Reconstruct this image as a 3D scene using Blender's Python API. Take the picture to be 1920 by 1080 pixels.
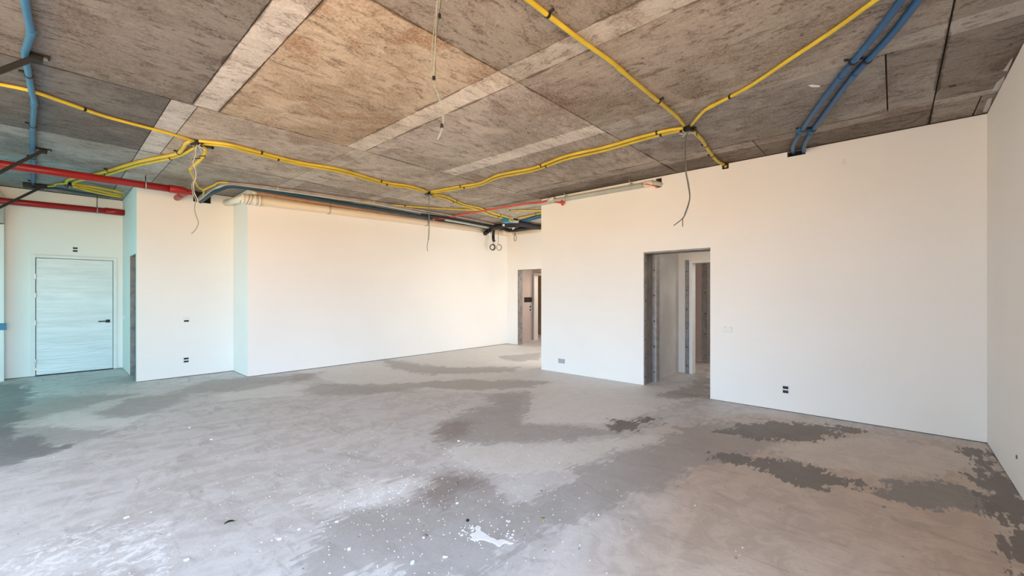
import bpy, bmesh, math, random
import numpy as np
from mathutils import Vector, Matrix
random.seed(7)
for o in list(bpy.data.objects): bpy.data.objects.remove(o)
SC = bpy.context.scene
COL = SC.collection

# ------------------------------------------------------------------ camera
F_PX, AX, HY, CH = 789.25, 0.737100, 551.36, 1.5       # focal in px, azimuth of view, horizon row, eye height
cam_d = bpy.data.cameras.new('camera'); cam = bpy.data.objects.new('camera', cam_d); COL.objects.link(cam)
cam_d.sensor_width = 36; cam_d.lens = F_PX/1920*36; cam_d.shift_y = (HY-540)/1920
cam_d.clip_start = .05
cam.location = (0, 0, CH); cam.rotation_euler = (math.pi/2, 0, AX-math.pi/2)
SC.camera = cam
SC.view_settings.view_transform = 'Standard'; SC.view_settings.look = 'None'
SC.view_settings.gamma = 1; SC.view_settings.use_curve_mapping = False
SC.view_settings.exposure = 0.0

# ------------------------------------------------------------------ sky
W = bpy.data.worlds.new('sky'); SC.world = W; W.use_nodes = True
nt = W.node_tree; nt.nodes.clear()
tc = nt.nodes.new('ShaderNodeTexCoord'); sp = nt.nodes.new('ShaderNodeSeparateXYZ')
rp = nt.nodes.new('ShaderNodeValToRGB'); bg = nt.nodes.new('ShaderNodeBackground'); wo = nt.nodes.new('ShaderNodeOutputWorld')
mr = nt.nodes.new('ShaderNodeMapRange'); mr.inputs['From Min'].default_value = -1; mr.inputs['From Max'].default_value = 1
nt.links.new(tc.outputs['Generated'], sp.inputs[0]); nt.links.new(sp.outputs['Z'], mr.inputs['Value'])
nt.links.new(mr.outputs[0], rp.inputs[0]); nt.links.new(rp.outputs[0], bg.inputs[0]); nt.links.new(bg.outputs[0], wo.inputs[0])
e = rp.color_ramp.elements
e[0].position = 0.0; e[0].color = (.82, .50, .22, 1)
e[1].position = 1.0; e[1].color = (.38, .65, 1.1, 1)
a = e.new(.485); a.color = (.88, .57, .28, 1)
a = e.new(.51); a.color = (.77, .96, 1.2, 1)
a = e.new(.70); a.color = (.54, .80, 1.1, 1)
bg.inputs[1].default_value = 14.6

def area(name, loc, rot, sx, sy, col, power=0, portal=False):
    l = bpy.data.lights.new(name, 'AREA'); l.shape = 'RECTANGLE'; l.size = sx; l.size_y = sy
    l.color = col; l.energy = power
    o = bpy.data.objects.new(name, l); COL.objects.link(o); o.location = loc; o.rotation_euler = rot
    if portal: l.cycles.is_portal = True
    return o
XW = -5.0                                                # plane of the window wall behind the photographer
WINS = [(2.4, 6.4)]                            # clear glazed opening
WINC = (-4.6, 1.1)                              # and one in the right wall plane, behind the photographer's shoulder
R_IN = (math.pi/2, 0, -math.pi/2)                        # facing +x
for a_, b_ in WINS:
    area('daylight_portal', (XW, (a_+b_)/2, 1.45), R_IN, b_-a_, 2.7, (1, 1, 1), 0, True)
area('daylight_portal', ((WINC[0]+WINC[1])/2, -.74, 1.45), (math.pi/2, 0, 0), WINC[1]-WINC[0], 2.7, (1, 1, 1), 0, True)
area('green_window_daylight', (-1.68, 9.2, 1.3), R_IN, 2.6, 2.2, (.26, .90, 1.0), 47)
area('corridor_opening_fill', (8.0, 5.0, 1.7), (math.pi/2, 0, 0), 2.0, 2.2, (1, .97, .9), 66)  # added to brighten the far floor and the cream wall
area('rear_room_fill', (8.9, .2, 2.5), (math.radians(60), 0, math.radians(10)), 1.2, 1.2, (1, .90, .80), 30)  # added fill for the room behind the hall
area('hall_fill', (7.5, 1.0, 2.45), (math.radians(55), 0, 0), .8, .8, (1, .94, .86), 14)  # added lamp that lifts the hall wall, no window here
area('far_room_fill', (12.2, 6.9, 2.4), (math.radians(80), 0, math.radians(10)), 1.2, 1.6, (1, .84, .68), 48)  # fill lamp for the far room, which has no window
area('corridor_fill', (10.1, 6.6, 2.8), (math.radians(40), 0, 0), .9, .9, (1, .88, .80), 22)  # fill lamp behind the corridor end wall, no window there

# ------------------------------------------------------------------ measuring helpers: where a sight line meets a real plane
_fw = (math.cos(AX), math.sin(AX)); _rt = (math.sin(AX), -math.cos(AX))
def _dir(px, py):
    return Vector((F_PX*_fw[0]+(px-960)*_rt[0], F_PX*_fw[1]+(px-960)*_rt[1], HY-py))
def on_z(px, py, z=0.0):
    d = _dir(px, py); return Vector((0, 0, CH)) + d*((z-CH)/d.z)
def on_x(px, py, x):
    d = _dir(px, py); return Vector((0, 0, CH)) + d*(x/d.x)
def on_y(px, py, y):
    d = _dir(px, py); return Vector((0, 0, CH)) + d*(y/d.y)
H = 3.40

# ------------------------------------------------------------------ materials
def mat(name, col, rough=.6, metal=0, var=.12, scale=8, bump=0, bscale=60, spec=.4, stretch=None):
    m = bpy.data.materials.new(name); m.use_nodes = True; n = m.node_tree; N = n.nodes; L = n.links
    b = N['Principled BSDF']; b.inputs['Roughness'].default_value = rough; b.inputs['Metallic'].default_value = metal
    b.inputs['Specular IOR Level'].default_value = spec
    g = N.new('ShaderNodeNewGeometry'); mp = N.new('ShaderNodeMapping'); L.new(g.outputs['Position'], mp.inputs[0])
    if stretch: mp.inputs['Scale'].default_value = stretch
    no = N.new('ShaderNodeTexNoise'); no.inputs['Scale'].default_value = scale; no.inputs['Detail'].default_value = 3
    L.new(mp.outputs[0], no.inputs['Vector'])
    r = N.new('ShaderNodeValToRGB'); L.new(no.outputs[0], r.inputs[0]); L.new(r.outputs[0], b.inputs['Base Color'])
    r.color_ramp.elements[0].position = .3; r.color_ramp.elements[1].position = .7
    r.color_ramp.elements[0].color = tuple(c*(1-var) for c in col)+(1,)
    r.color_ramp.elements[1].color = tuple(min(1, c*(1+var*.5)) for c in col)+(1,)
    if bump:
        n2 = N.new('ShaderNodeTexNoise'); n2.inputs['Scale'].default_value = bscale; n2.inputs['Detail'].default_value = 2
        L.new(mp.outputs[0], n2.inputs['Vector'])
        bu = N.new('ShaderNodeBump'); bu.inputs['Strength'].default_value = bump; bu.inputs['Distance'].default_value = .01
        L.new(n2.outputs[0], bu.inputs['Height']); L.new(bu.outputs[0], b.inputs['Normal'])
    return m
M = {
 'paint': mat('white_wall_paint', (.88, .855, .81), .75, var=.025, scale=.9, bump=.06, bscale=25, spec=.25),
 'plaster': mat('grey_plaster', (.56, .53, .50), .8, var=.14, scale=2.2, bump=.2, bscale=14, spec=.2),
 'pink': mat('pink_grey_plaster', (.60, .50, .46), .8, var=.06, scale=2, spec=.2),
 'brown': mat('raw_brown_core', (.20, .17, .14), .85, var=.3, scale=5, bump=.3, bscale=30),
 'core': mat('dark_gap', (.055, .05, .045), .9, var=.2),
 'shell': mat('outer_shell', (.42, .40, .37), .9, var=.1),
 'yellow': mat('yellow_pvc', (.62, .455, .035), .42, var=.16, scale=6, spec=.5),
 'blue': mat('blue_pvc', (.008, .095, .235), .42, var=.2, scale=5, spec=.5),
 'palerblue': mat('faded_blue_pvc', (.035, .15, .27), .45, var=.2, scale=5),
 'darkblue': mat('dark_blue_pipe', (.02, .055, .085), .5, var=.2),
 'red': mat('red_paint_pipe', (.34, .011, .009), .38, var=.15, scale=5, spec=.5),
 'redl': mat('light_red_pipe', (.68, .10, .06), .45, var=.12, scale=5),
 'pvc': mat('cream_pvc', (.78, .64, .47), .42, var=.06, scale=3, spec=.5),
 'pvcw': mat('cream_white_pvc', (.84, .79, .66), .4, var=.06, scale=6),
 'wallshade': mat('shaded_wall_salmon', (.50, .30, .19), .7, var=.2, scale=6),
 'steel': mat('galvanised_steel', (.48, .48, .47), .45, .75, var=.22, scale=14),
 'dsteel': mat('dull_steel_stud', (.30, .29, .275), .6, .35, var=.3, scale=9),
 'grey': mat('grey_conduit', (.46, .50, .46), .5, var=.12, scale=5),
 'mauve': mat('mauve_grey_conduit', (.36, .28, .25), .5, var=.25, scale=8),
 'black': mat('black_plastic', (.012, .012, .014), .5, var=.3),
 'iron': mat('black_iron', (.009, .009, .011), .6, 0, var=.3),
 'wire': mat('grey_wire', (.27, .29, .27), .5, var=.25, scale=30),
 'wired': mat('dark_wire', (.10, .11, .10), .5, var=.25, scale=30),
 'wirew': mat('white_wire', (.58, .57, .50), .5, var=.2, scale=30),
 'wireo': mat('copper_brown_wire', (.35, .20, .12), .5, var=.2, scale=30),
 'plate': mat('white_plastic', (.80, .80, .79), .4, var=.03),
 'plateg': mat('grey_plastic', (.42, .43, .44), .45, var=.08),
 'bluebox': mat('blue_box_plastic', (.05, .22, .36), .5, var=.1),
 'frame': mat('door_frame_white', (.78, .79, .77), .45, var=.04, scale=4),
 'flake': mat('white_plaster_flake', (.86, .85, .84), .8, var=.06, scale=30),
 'stone': mat('grey_stone', (.20, .18, .17), .85, var=.4, scale=60),
 'leafg': mat('dark_green_leaf', (.035, .05, .022), .6, var=.3, scale=50),
 'leafy': mat('dry_yellow_leaf', (.42, .36, .16), .7, var=.3, scale=50),
 'spack': mat('spackle', (.62, .57, .52), .85, var=.08, scale=20),
 'curtain': mat('tan_board', (.50, .36, .21), .8, var=.15, scale=3),
 'alu': mat('window_aluminium', (.10, .10, .10), .4, .5),
}
# door leaf in cling film
def film_mat():
    m = mat('film_wrapped_door', (.72, .77, .76), .32, var=.10, scale=1.0, spec=.6, stretch=(.9, 1, 5))
    N = m.node_tree.nodes; L = m.node_tree.links; b = N['Principled BSDF']
    g = N.new('ShaderNodeNewGeometry'); mp = N.new('ShaderNodeMapping'); mp.inputs['Scale'].default_value = (1.0, 1, 9)
    mp.inputs['Rotation'].default_value = (0, .12, 0)
    w = N.new('ShaderNodeTexNoise'); w.inputs['Scale'].default_value = 1.6; w.inputs['Detail'].default_value = 5; w.inputs['Distortion'].default_value = 1.2
    bu = N.new('ShaderNodeBump'); bu.inputs['Strength'].default_value = .55; bu.inputs['Distance'].default_value = .02
    L.new(g.outputs['Position'], mp.inputs[0]); L.new(mp.outputs[0], w.inputs['Vector']); L.new(w.outputs[0], bu.inputs['Height']); L.new(bu.outputs[0], b.inputs['Normal'])
    return m
M['film'] = film_mat()

def ceiling_mat(name, base, dark, light):
    m = bpy.data.materials.new(name); m.use_nodes = True; n = m.node_tree; N = n.nodes; L = n.links
    b = N['Principled BSDF']; b.inputs['Roughness'].default_value = .85; b.inputs['Specular IOR Level'].default_value = .2
    g = N.new('ShaderNodeNewGeometry')
    at = N.new('ShaderNodeAttribute'); at.attribute_type = 'OBJECT'; at.attribute_name = 'grain'      # 0: grain along x, 1: along y
    ti = N.new('ShaderNodeAttribute'); ti.attribute_type = 'OBJECT'; ti.attribute_name = 'tint'
    def noise(scale, det, sc=(1, 1, 1), dist=0, rough=.6):
        mp = N.new('ShaderNodeMapping'); mp.inputs['Scale'].default_value = sc; L.new(g.outputs['Position'], mp.inputs[0])
        t = N.new('ShaderNodeTexNoise'); t.inputs['Scale'].default_value = scale; t.inputs['Detail'].default_value = det
        t.inputs['Distortion'].default_value = dist; t.inputs['Roughness'].default_value = rough
        L.new(mp.outputs[0], t.inputs['Vector']); return t.outputs[0]
    def mix(f, A, B, kind='MIX', clamp=True):
        x = N.new('ShaderNodeMix'); x.data_type = 'RGBA'; x.blend_type = kind
        if hasattr(f, 'default_value') or not isinstance(f, (int, float)): L.new(f, x.inputs[0])
        else: x.inputs[0].default_value = f
        for s, v in ((x.inputs[6], A), (x.inputs[7], B)):
            if isinstance(v, tuple): s.default_value = v+(1,)
            else: L.new(v, s)
        return x.outputs[2]
    def ramp(v, p0, p1, c0=0, c1=1):
        r = N.new('ShaderNodeMapRange'); r.interpolation_type = 'SMOOTHSTEP'; L.new(v, r.inputs['Value'])
        r.inputs['From Min'].default_value = p0; r.inputs['From Max'].default_value = p1
        r.inputs['To Min'].default_value = c0; r.inputs['To Max'].default_value = c1; return r.outputs[0]
    def line(v, w, f, msk=None):                                   # thin curved scratches where a noise crosses one half
        m1 = N.new('ShaderNodeMath'); m1.operation = 'SUBTRACT'; L.new(v, m1.inputs[0]); m1.inputs[1].default_value = .5
        m2 = N.new('ShaderNodeMath'); m2.operation = 'ABSOLUTE'; L.new(m1.outputs[0], m2.inputs[0])
        o = ramp(m2.outputs[0], 0, w, f, 0)
        if msk is not None:
            m3 = N.new('ShaderNodeMath'); m3.operation = 'MULTIPLY'; L.new(o, m3.inputs[0]); L.new(msk, m3.inputs[1]); o = m3.outputs[0]
        return o
    def two(scale, det, st, dist, rough=.6):
        gx = noise(scale, det, (1, st, 1), dist, rough); gy = noise(scale, det, (st, 1, 1), dist, rough)
        gm = N.new('ShaderNodeMix'); gm.data_type = 'FLOAT'; L.new(at.outputs['Fac'], gm.inputs[0]); L.new(gx, gm.inputs[2]); L.new(gy, gm.inputs[3]); return gm.outputs[0]
    big = noise(1.1, 5, dist=.6, rough=.6)
    grain = two(5, 6, 2.6, .9, .72)
    sm = two(8, 5, 3.2, 2.2)
    c = mix(ramp(big, .38, .60), base, light)
    c = mix(ramp(grain, .50, .36, 0, .8), c, dark)
    c = mix(ramp(grain, .55, .68, 0, .55), c, tuple(min(1, v*1.3) for v in light))
    patchy = ramp(noise(2.4, 5, dist=.3), .46, .60)
    c = mix(line(two(5.5, 3, 1.7, 1.8), .016, .75, patchy), c, tuple(v*.6 for v in dark))
    c = mix(line(two(8.5, 3, 2.2, 2.4), .014, .5, ramp(noise(3.1, 4), .50, .62)), c, tuple(min(1, v*1.5) for v in light))
    c = mix(ramp(sm, .37, .30, 0, .9), c, tuple(v*.5 for v in dark))
    rust = noise(1.6, 5, dist=.9, rough=.65)
    c = mix(ramp(rust, .53, .68, 0, .62), c, (.17, .085, .045))
    cem = noise(1.25, 5, (1, 1, 1.7), .7, .62)
    c = mix(ramp(cem, .56, .66, 0, .5), c, tuple(min(1, v*1.25) for v in light))
    fine = noise(45, 3, rough=.7)
    c = mix(ramp(fine, .40, .62, .0, .35), c, tuple(v*1.4 for v in light))
    # uneven dark lines along the formwork joints
    sx_ = N.new('ShaderNodeSeparateXYZ'); L.new(g.outputs['Position'], sx_.inputs[0])
    def mt(op, a_, b_):
        x = N.new('ShaderNodeMath'); x.operation = op
        for q, v in ((x.inputs[0], a_), (x.inputs[1], b_)):
            if isinstance(v, (int, float)): q.default_value = v
            else: L.new(v, q)
        return x.outputs[0]
    wob = mt('MULTIPLY', mt('SUBTRACT', noise(3.5, 4), .5), .05)
    def near(coord, vals):
        o = None
        for v in vals:
            d = mt('ABSOLUTE', mt('SUBTRACT', mt('ADD', coord, wob), v), 0)
            o = d if o is None else mt('MINIMUM', o, d)
        return o
    wid = ramp(noise(2.1, 4), .42, .66, .006, .034)
    jy = mt('DIVIDE', near(sx_.outputs['Y'], (2.5, 5.22, 7.37, -.29)), wid)
    jx = mt('ADD', mt('DIVIDE', near(sx_.outputs['X'], (.97, 1.195, 2.58, 2.83, 5.86)), wid), mt('MULTIPLY', mt('GREATER_THAN', sx_.outputs['Y'], 5.22), 9))
    c = mix(ramp(mt('MINIMUM', jy, jx), .3, 1.0, .72, 0), c, tuple(v*.8 for v in dark))
    # tone of this panel
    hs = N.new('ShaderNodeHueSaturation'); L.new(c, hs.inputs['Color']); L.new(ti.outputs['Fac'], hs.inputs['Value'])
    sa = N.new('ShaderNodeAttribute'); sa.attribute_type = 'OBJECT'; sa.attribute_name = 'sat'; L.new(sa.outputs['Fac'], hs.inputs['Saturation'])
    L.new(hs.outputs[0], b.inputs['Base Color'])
    bu = N.new('ShaderNodeBump'); bu.inputs['Strength'].default_value = .5; bu.inputs['Distance'].default_value = .012
    L.new(grain, bu.inputs['Height']); L.new(bu.outputs[0], b.inputs['Normal'])
    return m
M['slab'] = ceiling_mat('board_marked_concrete', (.29, .228, .172), (.115, .083, .057), (.43, .358, .285))
M['strip'] = ceiling_mat('pale_strip_concrete', (.44, .37, .295), (.20, .15, .108), (.55, .48, .395))
M['slabcore'] = mat('slab_joint', (.075, .052, .038), .9, var=.3)

def floor_mat():
    m = bpy.data.materials.new('screed_floor'); m.use_nodes = True; n = m.node_tree; N = n.nodes; L = n.links
    b = N['Principled BSDF']; b.inputs['Specular IOR Level'].default_value = .5
    g = N.new('ShaderNodeNewGeometry')
    at = N.new('ShaderNodeAttribute'); at.attribute_name = 'stain'
    sep = N.new('ShaderNodeSeparateColor'); L.new(at.outputs['Color'], sep.inputs[0])
    at2 = N.new('ShaderNodeAttribute'); at2.attribute_name = 'tone'
    sep2 = N.new('ShaderNodeSeparateColor'); L.new(at2.outputs['Color'], sep2.inputs[0])
    def noise(scale, det, sc=(1, 1, 1), dist=0, rough=.6, rot=0):
        mp = N.new('ShaderNodeMapping'); mp.inputs['Scale'].default_value = sc; mp.inputs['Rotation'].default_value = (0, 0, rot)
        L.new(g.outputs['Position'], mp.inputs[0])
        t = N.new('ShaderNodeTexNoise'); t.inputs['Scale'].default_value = scale; t.inputs['Detail'].default_value = det
        t.inputs['Distortion'].default_value = dist; t.inputs['Roughness'].default_value = rough
        L.new(mp.outputs[0], t.inputs['Vector']); return t.outputs[0]
    def ramp(v, p0, p1, c0=0, c1=1):
        r = N.new('ShaderNodeMapRange'); r.interpolation_type = 'SMOOTHSTEP'; L.new(v, r.inputs['Value'])
        r.inputs['From Min'].default_value = p0; r.inputs['From Max'].default_value = p1
        r.inputs['To Min'].default_value = c0; r.inputs['To Max'].default_value = c1; return r.outputs[0]
    def mth(op, a_, b_):
        x = N.new('ShaderNodeMath'); x.operation = op
        for s, v in ((x.inputs[0], a_), (x.inputs[1], b_)):
            if isinstance(v, (int, float)): s.default_value = v
            else: L.new(v, s)
        return x.outputs[0]
    def mix(f, A, B):
        x = N.new('ShaderNodeMix'); x.data_type = 'RGBA'
        if isinstance(f, (int, float)): x.inputs[0].default_value = f
        else: L.new(f, x.inputs[0])
        for s, v in ((x.inputs[6], A), (x.inputs[7], B)):
            if isinstance(v, tuple): s.default_value = v+(1,)
            else: L.new(v, s)
        return x.outputs[2]
    rag = noise(2.6, 6, (1, 1, 1), .8, .62)                       # ragged outlines
    rag2 = noise(1.5, 5, (5, 1, 1), .8, .62, .25)                  # trowel streaks, long in y
    rr = mth('ADD', mth('MULTIPLY', mth('SUBTRACT', rag, .5), 1.7), mth('ADD', .06, mth('MULTIPLY', mth('SUBTRACT', noise(5.5, 6, (1, 4.5, 1), .5, .6, .15), .5), 1.3)))
    def mask(ch, amp, w):                                         # signed distance stored as .5 + d
        d = mth('ADD', mth('SUBTRACT', ch, .5), mth('MULTIPLY', rr, amp))
        return ramp(d, -w, w)
    sw = noise(1.3, 6, (1, 2.2, 1), 1.4, .6, .5); fine = noise(38, 3, rough=.7); mid = noise(6, 5, dist=1.0)
    c = mix(ramp(sw, .40, .60), (.54, .505, .495), (.645, .615, .61))
    c = mix(ramp(mid, .46, .62, 0, .5), c, (.72, .69, .685))
    c = mix(ramp(noise(2.2, 5, (3, 1, 1), 1.2, .6, .9), .44, .34, 0, .3), c, (.30, .275, .265))
    c = mix(ramp(rag2, .54, .68, 0, .24), c, (.74, .72, .71))
    med = mask(sep.outputs[0], .38, .035); dk = mask(sep.outputs[1], .36, .015); lt = mask(sep.outputs[2], .34, .03)
    at3 = N.new('ShaderNodeAttribute'); at3.attribute_name = 'hue'
    sep3 = N.new('ShaderNodeSeparateColor'); L.new(at3.outputs['Color'], sep3.inputs[0])
    tn = ramp(mth('ADD', sep3.outputs[0], mth('MULTIPLY', rr, .2)), .0, .95)
    mu = N.new('ShaderNodeMix'); mu.data_type = 'RGBA'; mu.blend_type = 'MULTIPLY'; L.new(tn, mu.inputs[0]); L.new(c, mu.inputs[6]); mu.inputs[7].default_value = (.90, .75, .62, 1); c = mu.outputs[2]
    c = mix(mth('MULTIPLY', mth('MULTIPLY', lt, .62), mth('SUBTRACT', 1, mth('MULTIPLY', tn, .55))), c, (.80, .775, .75))
    c = mix(mth('MULTIPLY', mask(sep.outputs[0], .42, .20), .25), c, (.40, .37, .355))
    c = mix(mth('MULTIPLY', med, .50), c, (.30, .275, .262))
    c = mix(mth('MULTIPLY', dk, .86), c, (.145, .125, .112))
    wt = mask(sep2.outputs[0], .3, .03)
    crust = ramp(noise(11, 6, dist=.6, rough=.75), .47, .60)
    c = mix(mth('MULTIPLY', mth('MULTIPLY', wt, crust), .75), c, (.90, .89, .90))
    br = mask(sep2.outputs[1], .3, .12); c = mix(mth('MULTIPLY', br, .55), c, (.22, .155, .13))
    sl = mask(sep2.outputs[2], .3, .03); c = mix(mth('MULTIPLY', sl, .72), c, (.16, .155, .158))
    c = mix(ramp(fine, .42, .27, 0, .35), c, (.22, .20, .19))
    c = mix(ramp(fine, .62, .78, 0, .25), c, (.72, .70, .68))
    sp = N.new('ShaderNodeTexVoronoi'); sp.inputs['Scale'].default_value = 7; L.new(g.outputs['Position'], sp.inputs['Vector'])
    c = mix(ramp(sp.outputs['Distance'], .055, .035, 0, .7), c, (.13, .11, .10))
    L.new(c, b.inputs['Base Color'])
    L.new(ramp(sw, .3, .7, .50, .68), b.inputs['Roughness'])
    bu = N.new('ShaderNodeBump'); bu.inputs['Strength'].default_value = .25; bu.inputs['Distance'].default_value = .01
    hh = mth('ADD', mid, mth('MULTIPLY', fine, .35)); L.new(hh, bu.inputs['Height']); L.new(bu.outputs[0], b.inputs['Normal'])
    return m
M['floor'] = floor_mat()

# ------------------------------------------------------------------ mesh helpers
def obj(name, bm, m, parent=None, smooth=False):
    me = bpy.data.meshes.new(name)
    bmesh.ops.recalc_face_normals(bm, faces=bm.faces)
    if smooth:
        for f in bm.faces: f.smooth = True
    bm.to_mesh(me); bm.free(); me.materials.append(m)
    o = bpy.data.objects.new(name, me); COL.objects.link(o)
    if parent: o.parent = parent; o.matrix_parent_inverse = Matrix.Translation(-parent.location) if parent.type == 'EMPTY' or parent.location.length else Matrix.Identity(4)
    return o
def tag(o, label=None, cat=None, group=None, kind=None):
    for k, v in (('label', label), ('category', cat), ('group', group), ('kind', kind)):
        if v: o[k] = v
    return o
def thing(name, loc, label, cat, group=None):
    o = bpy.data.objects.new(name, None); COL.objects.link(o); o.location = loc; o.empty_display_size = .1
    return tag(o, label, cat, group)
def box(bm, a, b, bevel=0):
    a = Vector(a); b = Vector(b); s = b-a
    r = bmesh.ops.create_cube(bm, size=1, matrix=Matrix.Translation((a+b)/2) @ Matrix.Diagonal((abs(s.x), abs(s.y), abs(s.z), 1)))
    if bevel:
        es = {e for v in r['verts'] for e in v.link_edges}
        bmesh.ops.bevel(bm, geom=list(es), offset=bevel, segments=2, affect='EDGES', profile=.5)
    return bm
def B(a, b, bevel=0): return box(bmesh.new(), a, b, bevel)
def smooth_path(P, sub=6):
    P = [Vector(p) for p in P]
    if len(P) < 3: return P
    Q = [P[0]*2-P[1]]+P+[P[-1]*2-P[-2]]; out = []
    for i in range(1, len(Q)-2):
        p0, p1, p2, p3 = Q[i-1:i+3]
        for k in range(sub):
            t = k/sub
            out.append(.5*((2*p1)+(p2-p0)*t+(2*p0-5*p1+4*p2-p3)*t*t+(3*p1-p0-3*p2+p3)*t**3))
    out.append(P[-1]); return out
def tube(bm, P, r, seg=10, sub=6, closed=False):
    P = smooth_path(P, sub) if sub > 1 else [Vector(p) for p in P]
    n = len(P); rings = []; up = None
    for i, p in enumerate(P):
        if closed: t = (P[(i+1) % n]-P[i-1]).normalized()
        else: t = (P[min(i+1, n-1)]-P[max(i-1, 0)]).normalized()
        if up is None:
            up = t.cross(Vector((0, 0, 1)))
            if up.length < .05: up = t.cross(Vector((1, 0, 0)))
            up.normalize()
        else:
            up = (up-t*up.dot(t)).normalized()
        v = t.cross(up)
        rings.append([bm.verts.new(p+(up*math.cos(2*math.pi*k/seg)+v*math.sin(2*math.pi*k/seg))*r) for k in range(seg)])
    for i in range(n if closed else n-1):
        A, C = rings[i], rings[(i+1) % n]
        for k in range(seg): bm.faces.new((A[k], A[(k+1) % seg], C[(k+1) % seg], C[k]))
    if not closed: bm.faces.new(rings[0][::-1]); bm.faces.new(rings[-1])
    return bm
def T(P, r, seg=10, sub=6, closed=False): return tube(bmesh.new(), P, r, seg, sub, closed)
def rbox(c, size, ang=0, tilt=0, bevel=0):
    bm = B((-size[0]/2, -size[1]/2, -size[2]/2), (size[0]/2, size[1]/2, size[2]/2), bevel)
    bm.transform(Matrix.Translation(c) @ Matrix.Rotation(ang, 4, 'Z') @ Matrix.Rotation(tilt, 4, 'Y')); return bm
def cyl(c, r, h, axis='Z', seg=16, r2=None):
    bm = bmesh.new(); bmesh.ops.create_cone(bm, cap_ends=True, segments=seg, radius1=r, radius2=r if r2 is None else r2, depth=h)
    R = {'Z': Matrix.Identity(4), 'X': Matrix.Rotation(math.pi/2, 4, 'Y'), 'Y': Matrix.Rotation(math.pi/2, 4, 'X')}[axis]
    bm.transform(Matrix.Translation(c) @ R); return bm

# ------------------------------------------------------------------ floor (slightly uneven: it dips a few cm in front of the right wall)
def sst(v, a_, b_):
    t = np.clip((v-a_)/(b_-a_), 0, 1); return t*t*(3-2*t)
def floor_z(x, y):
    return -.062*(1-sst(np.asarray(y, float), 2.05, 3.0))*sst(np.asarray(x, float), 2.5, 6.0)
def poly_sd(X, Y, P):
    P = np.array(P); n = len(P); d = np.full(X.shape, 1e9); ins = np.zeros(X.shape, bool)
    for i in range(n):
        a_ = P[i]; b_ = P[(i+1) % n]; ab = b_-a_
        t = np.clip(((X-a_[0])*ab[0]+(Y-a_[1])*ab[1])/(ab@ab+1e-12), 0, 1)
        d = np.minimum(d, np.hypot(X-a_[0]-t*ab[0], Y-a_[1]-t*ab[1]))
        c1 = (a_[1] > Y) != (b_[1] > Y)
        xi = a_[0]+(Y-a_[1])*(b_[0]-a_[0])/((b_[1]-a_[1]) if abs(b_[1]-a_[1]) > 1e-9 else 1e-9)
        ins ^= c1 & (X < xi)
    return np.where(ins, d, -d)
FP = lambda L_: [tuple(on_z(p[0], p[1])[:2]) for p in L_]
STAIN_AND_LIGHT = {
 'med': [[(830,832),(828,790),(880,772),(925,762),(930,738),(985,735),(992,752),(972,795),(1130,800),(1215,778),(1232,786),(1190,802),(1080,825),(1000,828)],
         [(1275,795),(1380,782),(1450,830),(1400,855),(1300,872),(1260,890),(1170,935),(1080,985),(960,1020),(930,1062),(880,1085),(790,1085),(745,1060),(640,1085),(560,1085),(600,1000),(680,960),(800,930),(850,892),(905,905),(960,960),(1030,930),(1095,880),(1190,842),(1250,822)],
         [(715,674),(765,680),(840,690),(975,688),(960,697),(800,702),(740,692)],
         [(640,740),(560,735),(600,720),(720,722),(860,712),(1030,715),(1000,725),(900,732),(800,726),(700,738)],
         [(935,668),(1010,662),(1012,675),(960,678)],
         [(175,778),(240,750),(340,738),(352,748),(330,762),(240,784)],
         [(0,705),(60,718),(40,745),(140,742),(260,738),(160,760),(60,785),(0,800)],
         [(0,780),(20,800),(150,805),(220,810),(120,835),(0,862)],
         [(330,735),(400,712),(540,705),(545,716),(440,735)],
         [(1325,690),(1324,735),(1270,740),(1230,742),(1300,718)]],
 'dk': [[(1790,826),(1850,832),(1925,945),(1925,1075),(1902,1030),(1885,975),(1868,940),(1850,905),(1836,885),(1800,870),(1856,866),(1838,848),(1806,838)],
        [(1352,848),(1420,850),(1480,858),(1560,880),(1625,902),(1590,908),(1510,903),(1440,880),(1370,866)],
        [(1395,784),(1440,780),(1560,789),(1612,797),(1560,808),(1500,814),(1420,813),(1345,800)],
        [(1130,797),(1215,777),(1234,780),(1200,796),(1160,803)]],
 'lt': [[(560,694),(700,672),(940,648),(1018,650),(1018,692),(1200,722),(1330,735),(1230,760),(1000,740),(860,735),(640,720)],
        [(985,745),(1200,735),(1230,765),(1120,792),(990,796),(975,780)],
        [(400,742),(470,720),(560,722),(640,726),(560,742),(420,750)],
        [(60,792),(120,772),(230,782),(330,765),(350,745),(230,800),(100,803)],
        [(860,828),(1060,830),(1200,812),(1290,815),(1150,842),(1060,880),(960,900),(880,880),(840,850)],
        [(640,700),(720,690),(800,705),(700,715)],
        [(1420,830),(1640,808),(1790,832),(1830,865),(1700,885),(1560,868)],
        [(560,930),(700,905),(830,895),(770,940),(650,950)]],
 'wt': [[(-20,1085),(60,1025),(160,985),(310,985),(325,1085)],[(640,945),(690,910),(780,900),(720,950)]],
 'br': [[(775,935),(825,887),(885,886),(890,910),(830,945)],[(545,716),(560,702),(600,698),(580,712)],[(832,826),(832,795),(880,788),(870,815)]],
 'tan': [[(1290,800),(1420,770),(1860,826),(2100,1200),(1500,1300),(1000,1200),(1120,1060),(1200,960)]],  # right floor painted warmer, where the bluish window light falls off
 'sl': [[(-40,712),(35,722),(62,742),(30,768),(42,795),(10,815),(-40,825)],[(-40,812),(60,820),(115,840),(40,866),(-40,885)],  # wet-dark patches at far left, with the dim light there put in too
        [(1655,908),(1700,893),(1790,895),(1832,922),(1842,952),(1760,945),(1700,935),(1650,920)]],
}
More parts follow.
